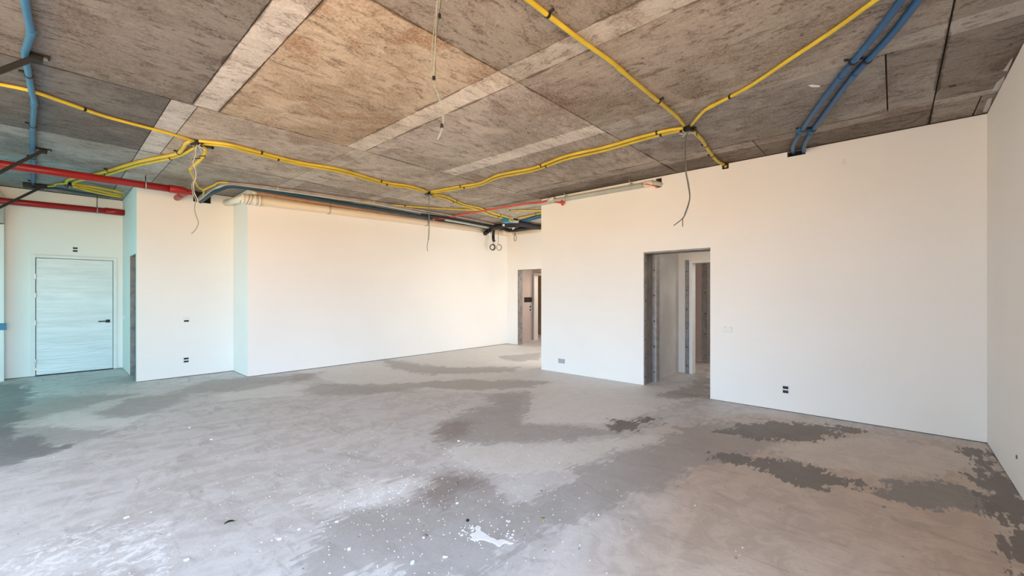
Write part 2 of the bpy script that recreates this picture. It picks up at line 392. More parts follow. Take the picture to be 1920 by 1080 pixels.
def build_floor():
    xs = np.arange(-5.12, 13.91, .06); ys = np.arange(-1.0, 12.61, .06)
    X, Y = np.meshgrid(xs, ys, indexing='ij'); nx, ny = X.shape
    Z = floor_z(X, Y)
    V = np.stack([X.ravel(), Y.ravel(), Z.ravel()], 1)
    idx = np.arange(nx*ny).reshape(nx, ny)
    Fc = np.stack([idx[:-1, :-1].ravel(), idx[1:, :-1].ravel(), idx[1:, 1:].ravel(), idx[:-1, 1:].ravel()], 1)
    me = bpy.data.meshes.new('floor'); me.from_pydata(V.tolist(), [], Fc.tolist())
    ch = {}
    for k, L_ in STAIN_AND_LIGHT.items():
        f = np.full(X.shape, -9.0)
        for P in L_: f = np.maximum(f, poly_sd(X, Y, FP(P)))
        ch[k] = np.clip(f, -.5, .5)+.5
    for nm, ks in (('stain', ('med', 'dk', 'lt')), ('tone', ('wt', 'br', 'sl')), ('hue', ('tan',))):
        a_ = me.color_attributes.new(nm, 'FLOAT_COLOR', 'POINT')
        buf = np.ones((nx*ny, 4)); 
        for i, k in enumerate(ks): buf[:, i] = ch[k].ravel()
        a_.data.foreach_set('color', buf.ravel())
    me.materials.append(M['floor'])
    me.polygons.foreach_set('use_smooth', [True]*len(me.polygons))
    o = bpy.data.objects.new('floor', me); COL.objects.link(o); return tag(o, 'unfinished grey cement screed floor with dark stains', kind='structure')
build_floor()

# ------------------------------------------------------------------ ceiling: slab with board-marked panels and pale strips
XA, YC, YF, XH, YD, YB, XJ, XG = 6.60, -.72, 9.53, 1.01, 11.56, 8.64, 2.42, 9.30
ceil = tag(obj('ceiling', B((-5.4, -1.1, H+.022), (14, 12.9, H+.3)), M['slabcore']), 'raw concrete ceiling slab with formwork marks', kind='structure')
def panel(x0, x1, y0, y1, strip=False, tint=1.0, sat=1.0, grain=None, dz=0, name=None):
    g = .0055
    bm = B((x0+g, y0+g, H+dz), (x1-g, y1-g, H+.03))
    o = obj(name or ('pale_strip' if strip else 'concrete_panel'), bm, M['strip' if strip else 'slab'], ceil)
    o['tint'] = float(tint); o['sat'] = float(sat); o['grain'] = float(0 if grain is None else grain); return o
R = random.Random(3)
def tv(): return R.uniform(.93, 1.07)
# row y 2.50 .. 5.22 and continuing strips
yr = [-1.05, -.29, 2.50, 5.22, 7.37, 9.6, 12.7]
# x < 0.8 area (left)
for i in range(len(yr)-1):
    a_, b_ = yr[i], yr[i+1]
    left = [-5.3, -4.2, -2.85, -1.5] if i != 3 else [-5.3, -4.0, -2.65, -1.3]
    for x0, x1 in zip(left, left[1:]+[.97 if i < 3 else .805]):
        panel(x0, x1, a_, b_, tint=(.47, .46, .50, .38, .72, .7)[i]*tv(), sat=(.9, .85, .72, .45, .42, .4)[i], grain=0)  # low tint also stands for the weak light on the left ceiling
panel(.97, 1.195, -1.05, -.29, True, 1.0, grain=0); panel(.97, 1.195, -.29, 2.50, True, .98, grain=0)
panel(.97, 1.195, 2.50, 4.07, True, 1.0, .8, grain=0); panel(.97, 1.195, 4.07, 5.22, True, 1.04, .75, grain=0)
panel(.805, 1.02, 5.22, 6.21, True, .95, .6, grain=0); panel(.805, 1.02, 6.21, 7.37, True, 1.0, .55, grain=0)
panel(.805, 1.18, 7.37, 9.6, tint=1.15, sat=.5, grain=0); panel(.805, 1.18, 9.6, 12.7, tint=1.1, sat=.5, grain=0)
# bay 1.195 .. 2.58
panel(1.195, 2.58, -1.05, -.29, tint=.9, grain=1)
panel(1.195, 2.58, -.29, 2.50, tint=.72, sat=1.0, grain=0); panel(1.195, 2.58, 2.50, 5.22, tint=1.2, sat=1.3, grain=0)  # raised tint and sat of the second panel paint in a warm glow
panel(1.02, 2.70, 5.22, 7.37, tint=1.15, sat=.95, grain=0); panel(1.18, 2.70, 7.37, 9.6, tint=.98, sat=.8, grain=0)
panel(1.18, 2.70, 9.6, 12.7, tint=1, sat=.6, grain=0)
# strip 2.58 .. 2.83
panel(2.58, 2.83, -1.05, -.29, True); panel(2.58, 2.83, -.29, 2.50, True, .86, 1.0, grain=1); panel(2.58, 2.83, 2.50, 5.22, True, 1.22, 1.08, grain=0)
panel(2.70, 2.95, 5.22, 7.37, True, .95, 1.0, grain=0); panel(2.70, 2.95, 7.37, 9.6, True, .85, .9, grain=0)
# bay 2.83 .. 4.12
panel(2.83, 4.23, -1.05, -.29, tint=.75, grain=1); panel(2.83, 4.23, -.29, 2.50, tint=.86, sat=1.0, grain=1)
panel(2.83, 4.12, 2.50, 5.22, tint=1.16, sat=.88, grain=0); panel(2.95, 4.25, 5.22, 7.37, tint=1.25, sat=.92, grain=0); panel(2.95, 4.25, 7.37, 9.6, tint=.85, sat=.8, grain=0)
# strip 4.12 .. 4.45
panel(4.23, 4.46, -1.05, -.29, True, .8, .9, grain=1); panel(4.23, 4.46, -.29, 2.50, True, .76, .95, grain=1); panel(4.12, 4.40, 2.50, 5.22, True, 1.3, .85, grain=0)
panel(4.25, 4.48, 5.22, 7.37, True, .92, .9, grain=0); panel(4.25, 4.48, 7.37, 9.6, True, .85, .9, grain=0)
# bay 4.46 .. 5.9 (with the raised board marks by the blue pipes)
panel(4.46, 5.86, -1.05, -.29, tint=.62, sat=.95, grain=1); panel(4.46, 4.95, -.29, .05, tint=.66, sat=.9, grain=1, dz=-.006)
panel(4.95, 5.86, -.29, .05, tint=.80, sat=.72, grain=1); panel(4.46, 5.86, .05, 2.50, tint=.82, sat=.72, grain=1)
panel(4.40, 5.86, 2.50, 5.22, tint=1.05, sat=.9, grain=0); panel(4.48, 5.86, 5.22, 7.37, tint=1.15, sat=.9, grain=0); panel(4.48, 5.86, 7.37, 9.6, tint=.8, sat=.85, grain=0)
# edge boards 5.86 .. wall
panel(5.86, 6.02, -1.05, -.29, True, .78, .8, grain=1); panel(6.02, 6.75, -1.05, -.62, tint=.66, sat=.8, grain=1); panel(6.02, 6.75, -.62, -.29, tint=.8, sat=.8, grain=1)
panel(5.86, 6.1, -.29, 1.3, tint=.80, sat=.85, grain=1); panel(6.1, 6.75, -.29, 1.3, tint=.50, sat=.95, grain=1); panel(5.86, 6.1, 1.3, 2.50, tint=1.0, sat=.8, grain=1); panel(5.86, 6.1, 2.50, 5.22, tint=.9, sat=.85, grain=1)
panel(6.1, 6.75, 1.3, 2.50, tint=.52, sat=.95, grain=1); panel(6.1, 6.75, 2.50, 5.22, tint=.56, sat=.9, grain=1)
panel(5.86, 7.2, 5.22, 7.37, tint=.9, sat=.9, grain=1); panel(5.86, 7.2, 7.37, 9.6, tint=.8, sat=.9, grain=1)
panel(7.2, 9.5, 5.22, 7.37, tint=.9, sat=.9, grain=1); panel(7.2, 9.5, 7.37, 9.6, tint=.8, sat=.9, grain=1)
panel(6.75, 13.5, -1.05, 5.22, tint=1); panel(9.5, 13.5, 5.22, 12.7, tint=1); panel(2.7, 9.5, 9.6, 12.7, tint=1)

# ------------------------------------------------------------------ walls (skin with real openings, over a recessed dark core: the gaps at floor and slab)
def slab_wall(name, axis, pos, thick, lo, hi, z0, z1, holes=(), m=None, core=True, inset=.02):
    """axis 'x': plane x=pos running along y, solid towards pos+thick. axis 'y' likewise."""
    def mk(off, th, za, zb, grow=0):
        us = sorted({lo, hi} | {h[0]-grow for h in holes} | {h[1]+grow for h in holes})
        zs = sorted({za, zb} | {max(za, min(zb, h[2]-grow)) for h in holes} | {max(za, min(zb, h[3]+grow)) for h in holes})
        us = [u for u in us if lo-1e-6 <= u <= hi+1e-6]
        bm = bmesh.new()
        nu, nz = len(us)-1, len(zs)-1
        solid = [[not any(h[0]-grow-1e-6 <= (us[i]+us[i+1])/2 <= h[1]+grow+1e-6 and h[2]-grow-1e-6 <= (zs[j]+zs[j+1])/2 <= h[3]+grow+1e-6 for h in holes) for j in range(nz)] for i in range(nu)]
        vc = {}
        def v(u, z, d):
            k = (round(u, 5), round(z, 5), d)
            if k not in vc:
                w = pos+off+(th if d else 0)
                vc[k] = bm.verts.new((w, u, z) if axis == 'x' else (u, w, z))
            return vc[k]
        for i in range(nu):
            for j in range(nz):
                if not solid[i][j]: continue
                a_, b_, c_, d_ = us[i], us[i+1], zs[j], zs[j+1]
                bm.faces.new((v(a_, c_, 0), v(b_, c_, 0), v(b_, d_, 0), v(a_, d_, 0)))
                bm.faces.new((v(a_, c_, 1), v(a_, d_, 1), v(b_, d_, 1), v(b_, c_, 1)))
                S = lambda p, q: 0 <= p < nu and 0 <= q < nz and solid[p][q]
                if not S(i-1, j): bm.faces.new((v(a_, c_, 0), v(a_, d_, 0), v(a_, d_, 1), v(a_, c_, 1)))
                if not S(i+1, j): bm.faces.new((v(b_, c_, 0), v(b_, c_, 1), v(b_, d_, 1), v(b_, d_, 0)))
                if not S(i, j-1): bm.faces.new((v(a_, c_, 0), v(a_, c_, 1), v(b_, c_, 1), v(b_, c_, 0)))
                if not S(i, j+1): bm.faces.new((v(a_, d_, 0), v(b_, d_, 0), v(b_, d_, 1), v(a_, d_, 1)))
        return bm
    sg = 1 if thick > 0 else -1
    w = obj(name, mk(0, sg*.03 if core else thick, z0, z1), m or M['paint'])
    tag(w, None, None, None, 'structure')
    if core:
        c = obj('wall_core', mk(sg*.0301, thick-sg*.0301, -.12, H+.03, 0), M['brown']); c.parent = w
        # dark gap strips, recessed behind the skin at floor and slab
        g = obj('shadow_gap', mk(sg*.012, sg*.017, -.12, z0, 0) if not holes else mk(sg*.012, sg*.017, -.12, z0), M['core']); g.parent = w
        g2 = obj('shadow_gap', mk(sg*.012, sg*.017, z1, H+.03), M['core']); g2.parent = w
    return w
ZT = H-.014
# opening and notch positions on wall A
notch = [on_x(1235, 343, XA), on_x(1360, 311, XA), on_x(1493, 287, XA)]
def nb(p, wy, hz): return (p.y-wy/2, p.y+wy/2, p.z-hz/2, p.z+hz/2)
holesA = [(2.02, 3.06, -.2, 2.19), nb(notch[0]+Vector((0, -.0, 0)), .10, .15), nb(notch[1], .09, .09), nb(notch[2], .20, .07)]
wA = slab_wall('wall_front_right', 'x', XA, .30, YC-.05, 5.205, -.054, ZT, holesA)
wA['label'] = 'white wall with the dark doorway opening'
# left part of that wall stands on the higher floor
wC = slab_wall('wall_right', 'y', YC, -.2, -5.2, XA+.02, -.05, ZT-.004, [(WINC[0], WINC[1], .1, 2.8)]); wC['label'] = 'white side wall at the right edge'
wF = slab_wall('wall_far_left', 'y', YF, .2, XH+.0015, XJ, .010, ZT, [(1.79, 2.06, 3.20, ZT+.0)]); wF['label'] = 'pale wall with two sockets'
wJ = slab_wall('wall_jog', 'x', XJ, .2, YB+.002, YF+.2, .010, ZT); wJ['label'] = 'narrow bright return between two wall planes'
wB = slab_wall('wall_far', 'y', YB, .25, XJ+.0015, XG+.2, .010, ZT); wB['label'] = 'long blank cream wall under the drain pipe'
wH = slab_wall('wall_left_return', 'x', XH, .16, YF+.002, YD+.02, .008, ZT, [(9.64, 10.46, -.2, 2.20)]); wH['label'] = 'narrow wall with a slim dark doorway'
wD = slab_wall('wall_left', 'y', YD, .2, -5.2, XH+.2, .010, ZT, [(-.20, .90, -.2, 2.205)]); wD['label'] = 'wall holding the wrapped white door'
wG = slab_wall('wall_corridor', 'x', XG, .2, 4.9, YB+.02, .008, ZT, [(7.0, 8.22, -.2, 2.21)]); wG['label'] = 'cream end wall with far doorway'
# pillar at the left edge
pl = obj('wall_pillar', B((-1.4, 11.36, .0), (-.515, YD+.01, 2.70)), M['paint']); tag(pl, 'white pillar at the left edge', kind='structure')
rollb = bmesh.new(); box(rollb, (-1.4, 11.34, 2.72), (-.515, YD+.01, 3.30)); 
for e_ in [e_ for e_ in rollb.edges if all(abs(v.co.z-3.30) < 1e-4 and abs(v.co.x+.515) < 1e-4 for v in e_.verts)]:
    bmesh.ops.bevel(rollb, geom=[e_], offset=.16, segments=8, affect='EDGES', profile=.5)
rl = obj('trim_1', rollb, M['plaster'], smooth=False); tag(rl, 'grey rounded boxing above the pillar', kind='structure')
# window wall (behind the photographer) with its glazed openings
slab_wall('wall_window', 'x', XW, -.25, -1.0, 12.8, -.1, H+.03, [(a_, b_, .1, 2.8) for a_, b_ in WINS], core=False)
slab_wall('wall_left_blocker', 'x', -1.7, -.12, 6.6, YD, -.1, H+.03, [(7.9, 10.5, .15, 2.45)], core=False)  # unseen wall added to keep window light off the door wall
slab_wall('wall_left_blocker_return', 'y', 6.6, .12, -5.1, -1.82, -.1, H+.03, core=False)  # return of that added wall, out of view
slab_wall('wall_back', 'y', 12.6, .2, -5.2, 13.7, -.1, H+.03, m=M['shell'], core=False)
for a_, b_ in WINS:
    bm = bmesh.new(); n_ = 3
    for k in range(n_+1):
        y_ = a_+(b_-a_)*k/n_; box(bm, (XW-.14, y_-.025, .1), (XW-.09, y_+.025, 2.8 if a_ < 8 else 2.45))
    box(bm, (XW-.14, a_, .1), (XW-.09, b_, .15)); box(bm, (XW-.14, a_, 2.40), (XW-.09, b_, 2.45))
    w_ = obj('window_%d' % (1+WINS.index((a_, b_))), bm, M['alu']); tag(w_, kind='structure')
bm = bmesh.new()
for k in range(4):
    x_ = WINC[0]+(WINC[1]-WINC[0])*k/3; box(bm, (x_-.025, YC-.14, .1), (x_+.025, YC-.09, 2.8))
box(bm, (WINC[0], YC-.14, .1), (WINC[1], YC-.09, .15)); box(bm, (WINC[0], YC-.14, 2.75), (WINC[1], YC-.09, 2.8))
tag(obj('window_5', bm, M['alu']), kind='structure')
slab_wall('wall_corridor_fill_opening', 'y', 4.96, -.12, 6.9, 9.3, 0, H+.02, [(7.0, 9.0, .6, 2.8)], core=False)  # unseen wall added to hold the opening of the corridor fill light
# side wall beyond the pillar

# ---- rooms behind the openings
# behind the right doorway
YP = 3.07
hw = obj('wall_hall', B((7.075, YP, 0), (8.16, YP+.15, 2.6)), M['plaster']); tag(hw, 'grey plastered hall wall seen through the doorway', kind='structure')
slab_wall('wall_hall_end', 'x', 8.14, .12, -.6, YP, .0, H, [(1.60, 2.86, -.2, 2.14)], core=False)
slab_wall('wall_hall_right', 'y', .7, -.15, 6.9, 8.2, -.1, H, core=False)
slab_wall('wall_inner_room', 'y', 3.68, .12, 8.26, 10.9, 0, H, m=M['pink'], core=False)
slab_wall('wall_inner_room_end', 'x', 10.9, .12, -.6, 3.7, 0, H, m=M['pink'], core=False)
hc = obj('ceiling_hall', B((6.905, -.6, 2.62), (8.14, YP+.15, 2.7)), M['plaster']); tag(hc, kind='structure')
def stud(name_lbl, p0, p1, zt, axis, nscrew, face, label, mtl='steel', z0=0.0):
    """metal jamb stud: box with two flanges and screw heads on its face"""
    x0, y0 = p0; x1, y1 = p1
    t = thing('jamb_stud', ((x0+x1)/2, (y0+y1)/2, z0), label, 'stud')
    bm = B((x0, y0, z0), (x1, y1, zt)); chn = obj('channel', bm, M[mtl], t)
    for k in range(nscrew):
        z = z0+(k+.4)*(zt-z0)/nscrew
        c = face(z); obj('screw', cyl(c, .011, .008, axis, 10), M['iron'], chn)
    return t
stud('', (XA+.002, 3.044), (XA+.085, 3.0595), 2.188, 'Y', 7, lambda z: Vector((XA+.03, 3.041, z)), 'steel jamb stud on the left edge of the near right doorway', 'dsteel')
stud('', (6.93, 2.985), (7.065, YP+.06), 2.60, 'X', 6, lambda z: Vector((6.926, 3.02, z)), 'bright galvanised stud standing in the near doorway beside the grey hall wall', 'steel')
stud('', (8.10, 2.862), (8.139, 2.93), 2.14, 'X', 6, lambda z: Vector((8.097, 2.90, z)), 'dull stud with screws left of the inner hall door frame', 'dsteel')
stud('', (9.55, 2.98), (9.68, 3.10), 2.7, 'X', 6, lambda z: Vector((9.546, 3.02, z)), 'galvanised stud deep in the room behind the inner door frame', 'steel')
stud('', (XG+.005, 8.195), (XG+.19, 8.219), 2.208, 'Y', 5, lambda z: Vector((XG+.09, 8.192, z)), 'steel jamb stud on the left edge of the far corridor doorway', 'dsteel')
stud('', (XH+.005, 10.43), (XH+.155, 10.459), 2.198, 'Y', 6, lambda z: Vector((XH+.08, 10.427, z)), 'steel jamb stud in the slim doorway near the wrapped door', 'dsteel')
lt = obj('trim_2', B((XA+.01, 2.03, 2.165), (XA+.29, 3.04, 2.188)), M['dsteel']); tag(lt, 'steel lintel channel over the near doorway', kind='structure')
# inner door frame
fr = thing('door_2', (8.13, 2.86, 0), None, None); fr['kind'] = 'structure'
obj('side_jamb', B((8.11, 2.80, 0), (8.28, 2.86, 2.14), .004), M['frame'], fr); obj('side_jamb', B((8.11, 1.60, 0), (8.28, 1.66, 2.14), .004), M['frame'], fr)
obj('head_jamb', B((8.11, 1.66, 2.08), (8.28, 2.80, 2.14), .004), M['frame'], fr)
# far corridor room
fw_ = slab_wall('wall_far_room', 'y', 8.80, .12, 9.5, 10.83, 0, H, m=M['pink'], core=False)
slab_wall('wall_far_room_end', 'x', 10.72, .12, 4.9, 8.80, 0, H, [(7.2, 8.745, -.2, 2.21)], m=M['pink'], core=False)
slab_wall('wall_far_room_side', 'y', 6.0, -.12, 9.5, 13.6, 0, H, core=False)
slab_wall('wall_far_back', 'x', 13.5, .12, -1, 12.7, -.1, H+.02, m=M['curtain'], core=False)
slab_wall('wall_far_back_side', 'y', 10.2, .12, 11.05, 13.5, 0, H, m=M['curtain'], core=False)
f3 = thing('door_3', (10.72, 8.7, 0), None, None); f3['kind'] = 'structure'
obj('side_jamb', B((10.67, 8.70, 0), (10.86, 8.745, 2.17), .004), M['frame'], f3); obj('head_jamb', B((10.67, 7.2, 2.10), (10.86, 8.70, 2.17), .004), M['frame'], f3)
bd = obj('leaning_board', B((12.2, 9.35, 0), (12.25, 10.15, 2.2)), M['curtain']); tag(bd, 'tan upright board deep inside the far corridor doorway', 'board')
# behind slim doorway: closed dark store
slab_wall('wall_store', 'x', 2.35, .05, 9.75, 12.6, 0, H, m=M['plaster'], core=False)
slab_wall('wall_outer_end', 'y', -.95, -.1, 6.5, 13.7, -.1, H+.03, m=M['shell'], core=False)

# ------------------------------------------------------------------ the wrapped door
d1 = thing('door_1', (.36, YD, 0), 'white door wrapped in clear film with black lever handle', None); d1['kind'] = 'structure'
obj('side_jamb', B((-.217, YD-.025, .01), (-.158, YD+.12, 2.215), .003), M['frame'], d1)
obj('side_jamb', B((.873, YD-.025, .01), (.925, YD+.12, 2.215), .003), M['frame'], d1)
obj('head_jamb', B((-.158, YD-.025, 2.165), (.873, YD+.12, 2.215), .003), M['frame'], d1)
leaf = obj('door_leaf', B((-.150, YD-.006, .022), (.866, YD+.04, 2.157), .004), M['film'], d1)
hd = bmesh.new(); box(hd, (.765, YD-.022, .935), (.825, YD-.006, .995), .004); tube(hd, [(.795, YD-.02, .965), (.795, YD-.06, .965)], .010, 10, 1); box(hd, (.655, YD-.068, .953), (.805, YD-.052, .975), .004)
hdl = obj('lever_handle', hd, M['black'], leaf); hdl['label'] = 'black lever handle'
for z in (1.82, 1.48, .98, .27):
    obj('hinge', B((-.172, YD-.032, z-.05), (-.150, YD-.010, z+.05), .003), M['steel'], leaf)
tr = obj('threshold_gap', B((-.158, YD+.005, -.01), (.873, YD+.1, .02)), M['core'], d1)

# ------------------------------------------------------------------ conduits on the slab
def clip_on(t, P, r, m='black', every=1.8, start=.5, w=.011):
    Q = smooth_path(P, 6); acc = -start; n = 0
    for a_, b_ in zip(Q, Q[1:]):
        acc += (b_-a_).length
        if acc > 0:
            acc -= every; d = (b_-a_).normalized(); c = (a_+b_)/2
            bm = bmesh.new(); tube(bm, [c-d*w, c+d*w], r*1.22, 10, 1)
            s = Vector((-d.y, d.x, 0)).normalized()
            tube(bm, [c+s*r*1.2+Vector((0, 0, r*.7)), c+s*(r*1.2+.03)+Vector((0, 0, r*.8))], .010, 6, 1)
            obj('clip', bm, M[m], t); n += 1
def coupler_on(t, P, r, idx, m):
    for i in idx:
        p = Vector(P[i]); q = Vector(P[min(i+1, len(P)-1)]) if i+1 < len(P) else Vector(P[i-1]); d = (q-p).normalized()
        obj('coupler', T([p-d*.045, p+d*.045], r*1.18, 12, 1), M[m], t)
def conduit(px, r, m, label, group=None, z=None, clips=True, start=.7, every=1.8, couple=(), cat='conduit', name='conduit', zs=None, smooth=True, clipm='black'):
    P = []
    for i, p in enumerate(px):
        zz = H-r-.006 if z is None else z
        if zs and i in zs: zz = zs[i]
        P.append(on_z(p[0], p[1], zz))
    t = thing(name, P[0], label, cat, group)
    obj('pipe', T(P, r, 12, 6 if smooth else 1), M[m], t, True)
    if clips: clip_on(t, P, r, clipm, every, start)
    if couple: coupler_on(t, P, r, couple, m)
    return t, P
g2 = 'yellow conduits on the slab'
RY = .0165
conduit([(-30,151),(0,158),(60,171),(130,195),(200,219),(290,243),(340,257),(364,265)], .0165, 'yellow', 'single yellow conduit from the left frame edge to the leftmost junction box', g2)
conduit([(359,264),(349,269),(343,279),(330,289),(290,297),(250,306),(190,324),(150,332),(128,337),(124,344)], .021, 'yellow', 'upper yellow conduit of the pair curving from the left hanging box behind the red pipe', g2)
conduit([(366,272),(361,279),(330,294),(290,303),(250,312),(195,329),(155,337),(139,342),(137,348)], .021, 'yellow', 'lower yellow conduit of the pair curving from the left hanging box behind the red pipe', g2, start=.9)
conduit([(373,264),(430,271),(470,281),(560,304),(640,318),(720,341),(770,349),(802,359)], .019, 'yellow', 'upper yellow conduit of the long pair between the two hanging boxes above the cream wall', g2, couple=(3,))
conduit([(375,269),(430,275),(470,286),(560,308),(640,323),(720,345),(770,353),(802,362)], .018, 'yellow', 'lower yellow conduit of the long pair between the two hanging boxes above the cream wall', g2, start=.9)
conduit([(808,359),(860,350),(900,343),(935,328),(1000,315),(1060,293),(1130,277),(1200,257),(1250,245),(1281,240)], .019, 'yellow', 'upper yellow conduit of the pair crossing to the box near the doorway wall', g2)
conduit([(808,362),(860,354),(900,347),(935,333),(1000,320),(1060,299),(1130,283),(1200,263),(1250,250),(1281,244)], .018, 'yellow', 'lower yellow conduit of the pair crossing to the box near the doorway wall', g2, start=.8)
conduit([(1283,235),(1265,215),(1210,170),(1165,132),(1145,115),(1090,76),(1040,38),(988,-2),(950,-32)], .0175, 'yellow', 'yellow conduit running from the right hanging box up to the top middle of the photo', g2, couple=(3,))
conduit([(1296,235),(1318,210),(1335,199),(1400,165),(1480,112),(1560,59),(1645,-2),(1690,-30)], .0165, 'yellow', 'yellow conduit running from the right hanging box up toward the blue pipe pair', g2, couple=(2,))
conduit([(1299,246),(1316,262),(1328,281),(1341,298),(1352,306),(1359,309),(1361,314)], .020, 'yellow', 'short yellow conduit dropping from the right hanging box into the wall notch', g2, start=.1, every=.5, zs={5: 3.375, 6: 3.34})
conduit([(810,364),(835,368),(870,383),(900,390),(930,401),(962,410)], .019, 'yellow', 'upper yellow conduit between the middle hanging box and the far corridor box', g2)
conduit([(810,367),(835,373),(860,384),(895,393),(925,405),(960,412)], .019, 'yellow', 'lower yellow conduit between the middle hanging box and the far corridor box', g2)
conduit([(970,409),(990,405),(1017,399),(1040,395)], .02, 'yellow', 'short yellow conduit leaving the far corridor box behind the doorway wall', g2)
conduit([(380,357),(400,348),(424,342),(520,356),(620,371),(700,380),(780,388),(872,393),(950,394),(1017,394.5),(1050,395)], .016, 'yellow', 'thin yellow conduit beside the grey conduits above the long cream wall', g2, zs={0: 3.25, 1: 3.33}, start=1.5, every=2.2)
for i, (pp, lb) in enumerate([([(139,345),(180,351),(232,361)], 'topmost yellow conduit entering the narrow wall by the wrapped door'),
                              ([(141,348),(180,356),(230,367)], 'middle yellow conduit entering the narrow wall by the wrapped door'),
                              ([(138,350),(180,361),(228,370)], 'lowest yellow conduit entering the narrow wall by the wrapped door')]):
    P = [on_z(p[0], p[1], H-.06-.03*i) for p in pp]
    t = thing('conduit', P[0], lb, 'conduit', g2); obj('pipe', T(P, .019, 10), M['yellow'], t, True)
P = [on_z(66, 349, H-.025), on_z(98, 349, H-.025), on_z(106, 345, H-.025), on_z(123, 344, H-.03)]
t = thing('conduit', P[0], 'short yellow conduit beside the foot of the faded blue pipe', 'conduit', g2); obj('pipe', T(P, .015, 10), M['yellow'], t, True)
# drooping bent conduit
P = [on_z(381, 270, 3.38), on_z(385, 279, 3.35), on_z(384, 289, 3.31), on_z(377, 298, 3.27), on_z(367, 308, 3.24), on_z(356, 318, 3.22)]
t = thing('conduit', P[0], 'kinked yellow conduit drooping below the leftmost hanging box', 'conduit', g2)
obj('pipe', T(P, .021, 12), M['yellow'], t, True)
obj('pipe', T([P[-1], on_z(363, 334, 3.24), on_z(371, 350, 3.26)], .015, 12, 4), M['yellow'], t, True)
obj('pipe', T([on_z(373, 352, 3.27), on_z(382, 359, 3.26), (1.93, YF+.06, 3.26)], .013, 12, 4), M['yellow'], t, True)
for dx, dy, ang in ((380, 292, .9), (373, 296, -.2)):
    c = on_z(dx, dy, 3.27); obj('cable_tie', T([c+Vector((math.cos(ang)*.07, math.sin(ang)*.07, .02)), c-Vector((math.cos(ang)*.07, math.sin(ang)*.07, .03))], .007, 6, 1), M['black'], t)

# blue pipes
conduit([(44,-30),(47,0),(53,35),(58,60),(52,82),(47,100),(52,130),(60,175),(64,195),(61,250),(62,300),(62,345)], .023, 'palerblue', 'faded blue pipe hung on the slab along the left edge', 'blue pipes on the slab', clipm='black', couple=(3, 8), every=1.7, start=1.6, cat='pipe', name='water_pipe')
conduit([(1712,-30),(1690,0),(1640,67),(1574,147),(1530,205),(1502,246)], .025, 'blue', 'left blue pipe of the pair slanting down to the doorway wall', 'blue pipes on the slab', couple=(3,), every=1.5, start=.9, cat='pipe', name='water_pipe')
conduit([(1744,-30),(1722,0),(1670,67),(1600,142),(1560,195),(1522,246)], .025, 'blue', 'right blue pipe of the pair slanting down to the doorway wall', 'blue pipes on the slab', couple=(3,), every=1.5, start=.9, cat='pipe', name='water_pipe')
for px_, tx in ((1502, 1489), (1522, 1509)):
    a_ = on_z(px_, 246, H-.04); b_ = on_z(tx-1, 272, H-.045); c_ = on_x(tx-4, 285, XA+.0)
    t = thing('water_pipe', a_, ('left' if px_ == 1502 else 'right')+' short blue elbow pipe ending in the wall notch under the slab', 'pipe')
    obj('pipe', T([a_, b_, Vector((XA+.10, c_.y, c_.z+.0))], .024, 12, 5), M['blue'], t, True)
    obj('coupler', T([a_+Vector((-.04, 0.02, 0)), a_+Vector((.02, -.01, 0))], .028, 12, 1), M['palerblue'], t)

# ------------------------------------------------------------------ junction boxes with their wires
def jbox(px, py, label, n=6, r=.055, wires=(), spray=5, drop=.0):
    c = on_z(px, py, H-.025); t = thing('junction_box', c, label, 'junction box')
    bm = bmesh.new(); bmesh.ops.create_cone(bm, cap_ends=True, segments=8, radius1=r, radius2=r, depth=.045); bm.transform(Matrix.Translation(c-Vector((0, 0, drop)))); obj('box', bm, M['black'], t)
    rr = random.Random(px)
    for k in range(4):
        a_ = k*math.pi/2+.5; p = c+Vector((math.cos(a_)*r, math.sin(a_)*r, 0))
        obj('hub', T([p, p+Vector((math.cos(a_)*.03, math.sin(a_)*.03, 0))], .022, 10, 1), M['iron'], t)
    for k in range(spray):
        a_ = rr.uniform(0, 6.28); l = rr.uniform(.05, .11); d = Vector((math.cos(a_)*l, math.sin(a_)*l, 0))
        obj('wire', T([c+Vector((0, 0, -.02)), c+d*.5+Vector((0, 0, -.05)), c+d+Vector((0, 0, rr.uniform(-.10, -.03)))], .005, 6, 3), M[rr.choice(['wire', 'wired', 'wirew'])], t)
    return t, c
jbox(369, 268, 'black octagonal junction box where the kinked yellow conduit droops')
_, cM = jbox(805, 363, 'black junction box in the middle where the long yellow pairs meet', spray=6)
_, cR = jbox(1290, 243, 'black junction box where four yellow conduits meet near the doorway wall', r=.06, spray=9)
jbox(965, 412, 'small black junction box by the far corridor', spray=4)
jbox(130, 346, 'black junction box behind the red pipes near the narrow wall', spray=3)
jbox(390, 274, 'second small black box just right of the kinked conduit', r=.035, spray=0)
t = thing('pipe_bracket', on_z(62, 349, H-.05), 'black square bracket at the foot of the faded blue pipe', 'bracket'); obj('plate', rbox(on_z(63, 349, H-.04), (.24, .16, .07), 0, 0, .01), M['black'], t); obj('bolt', cyl(on_z(63, 351, H-.09), .02, .03), M['iron'], t)

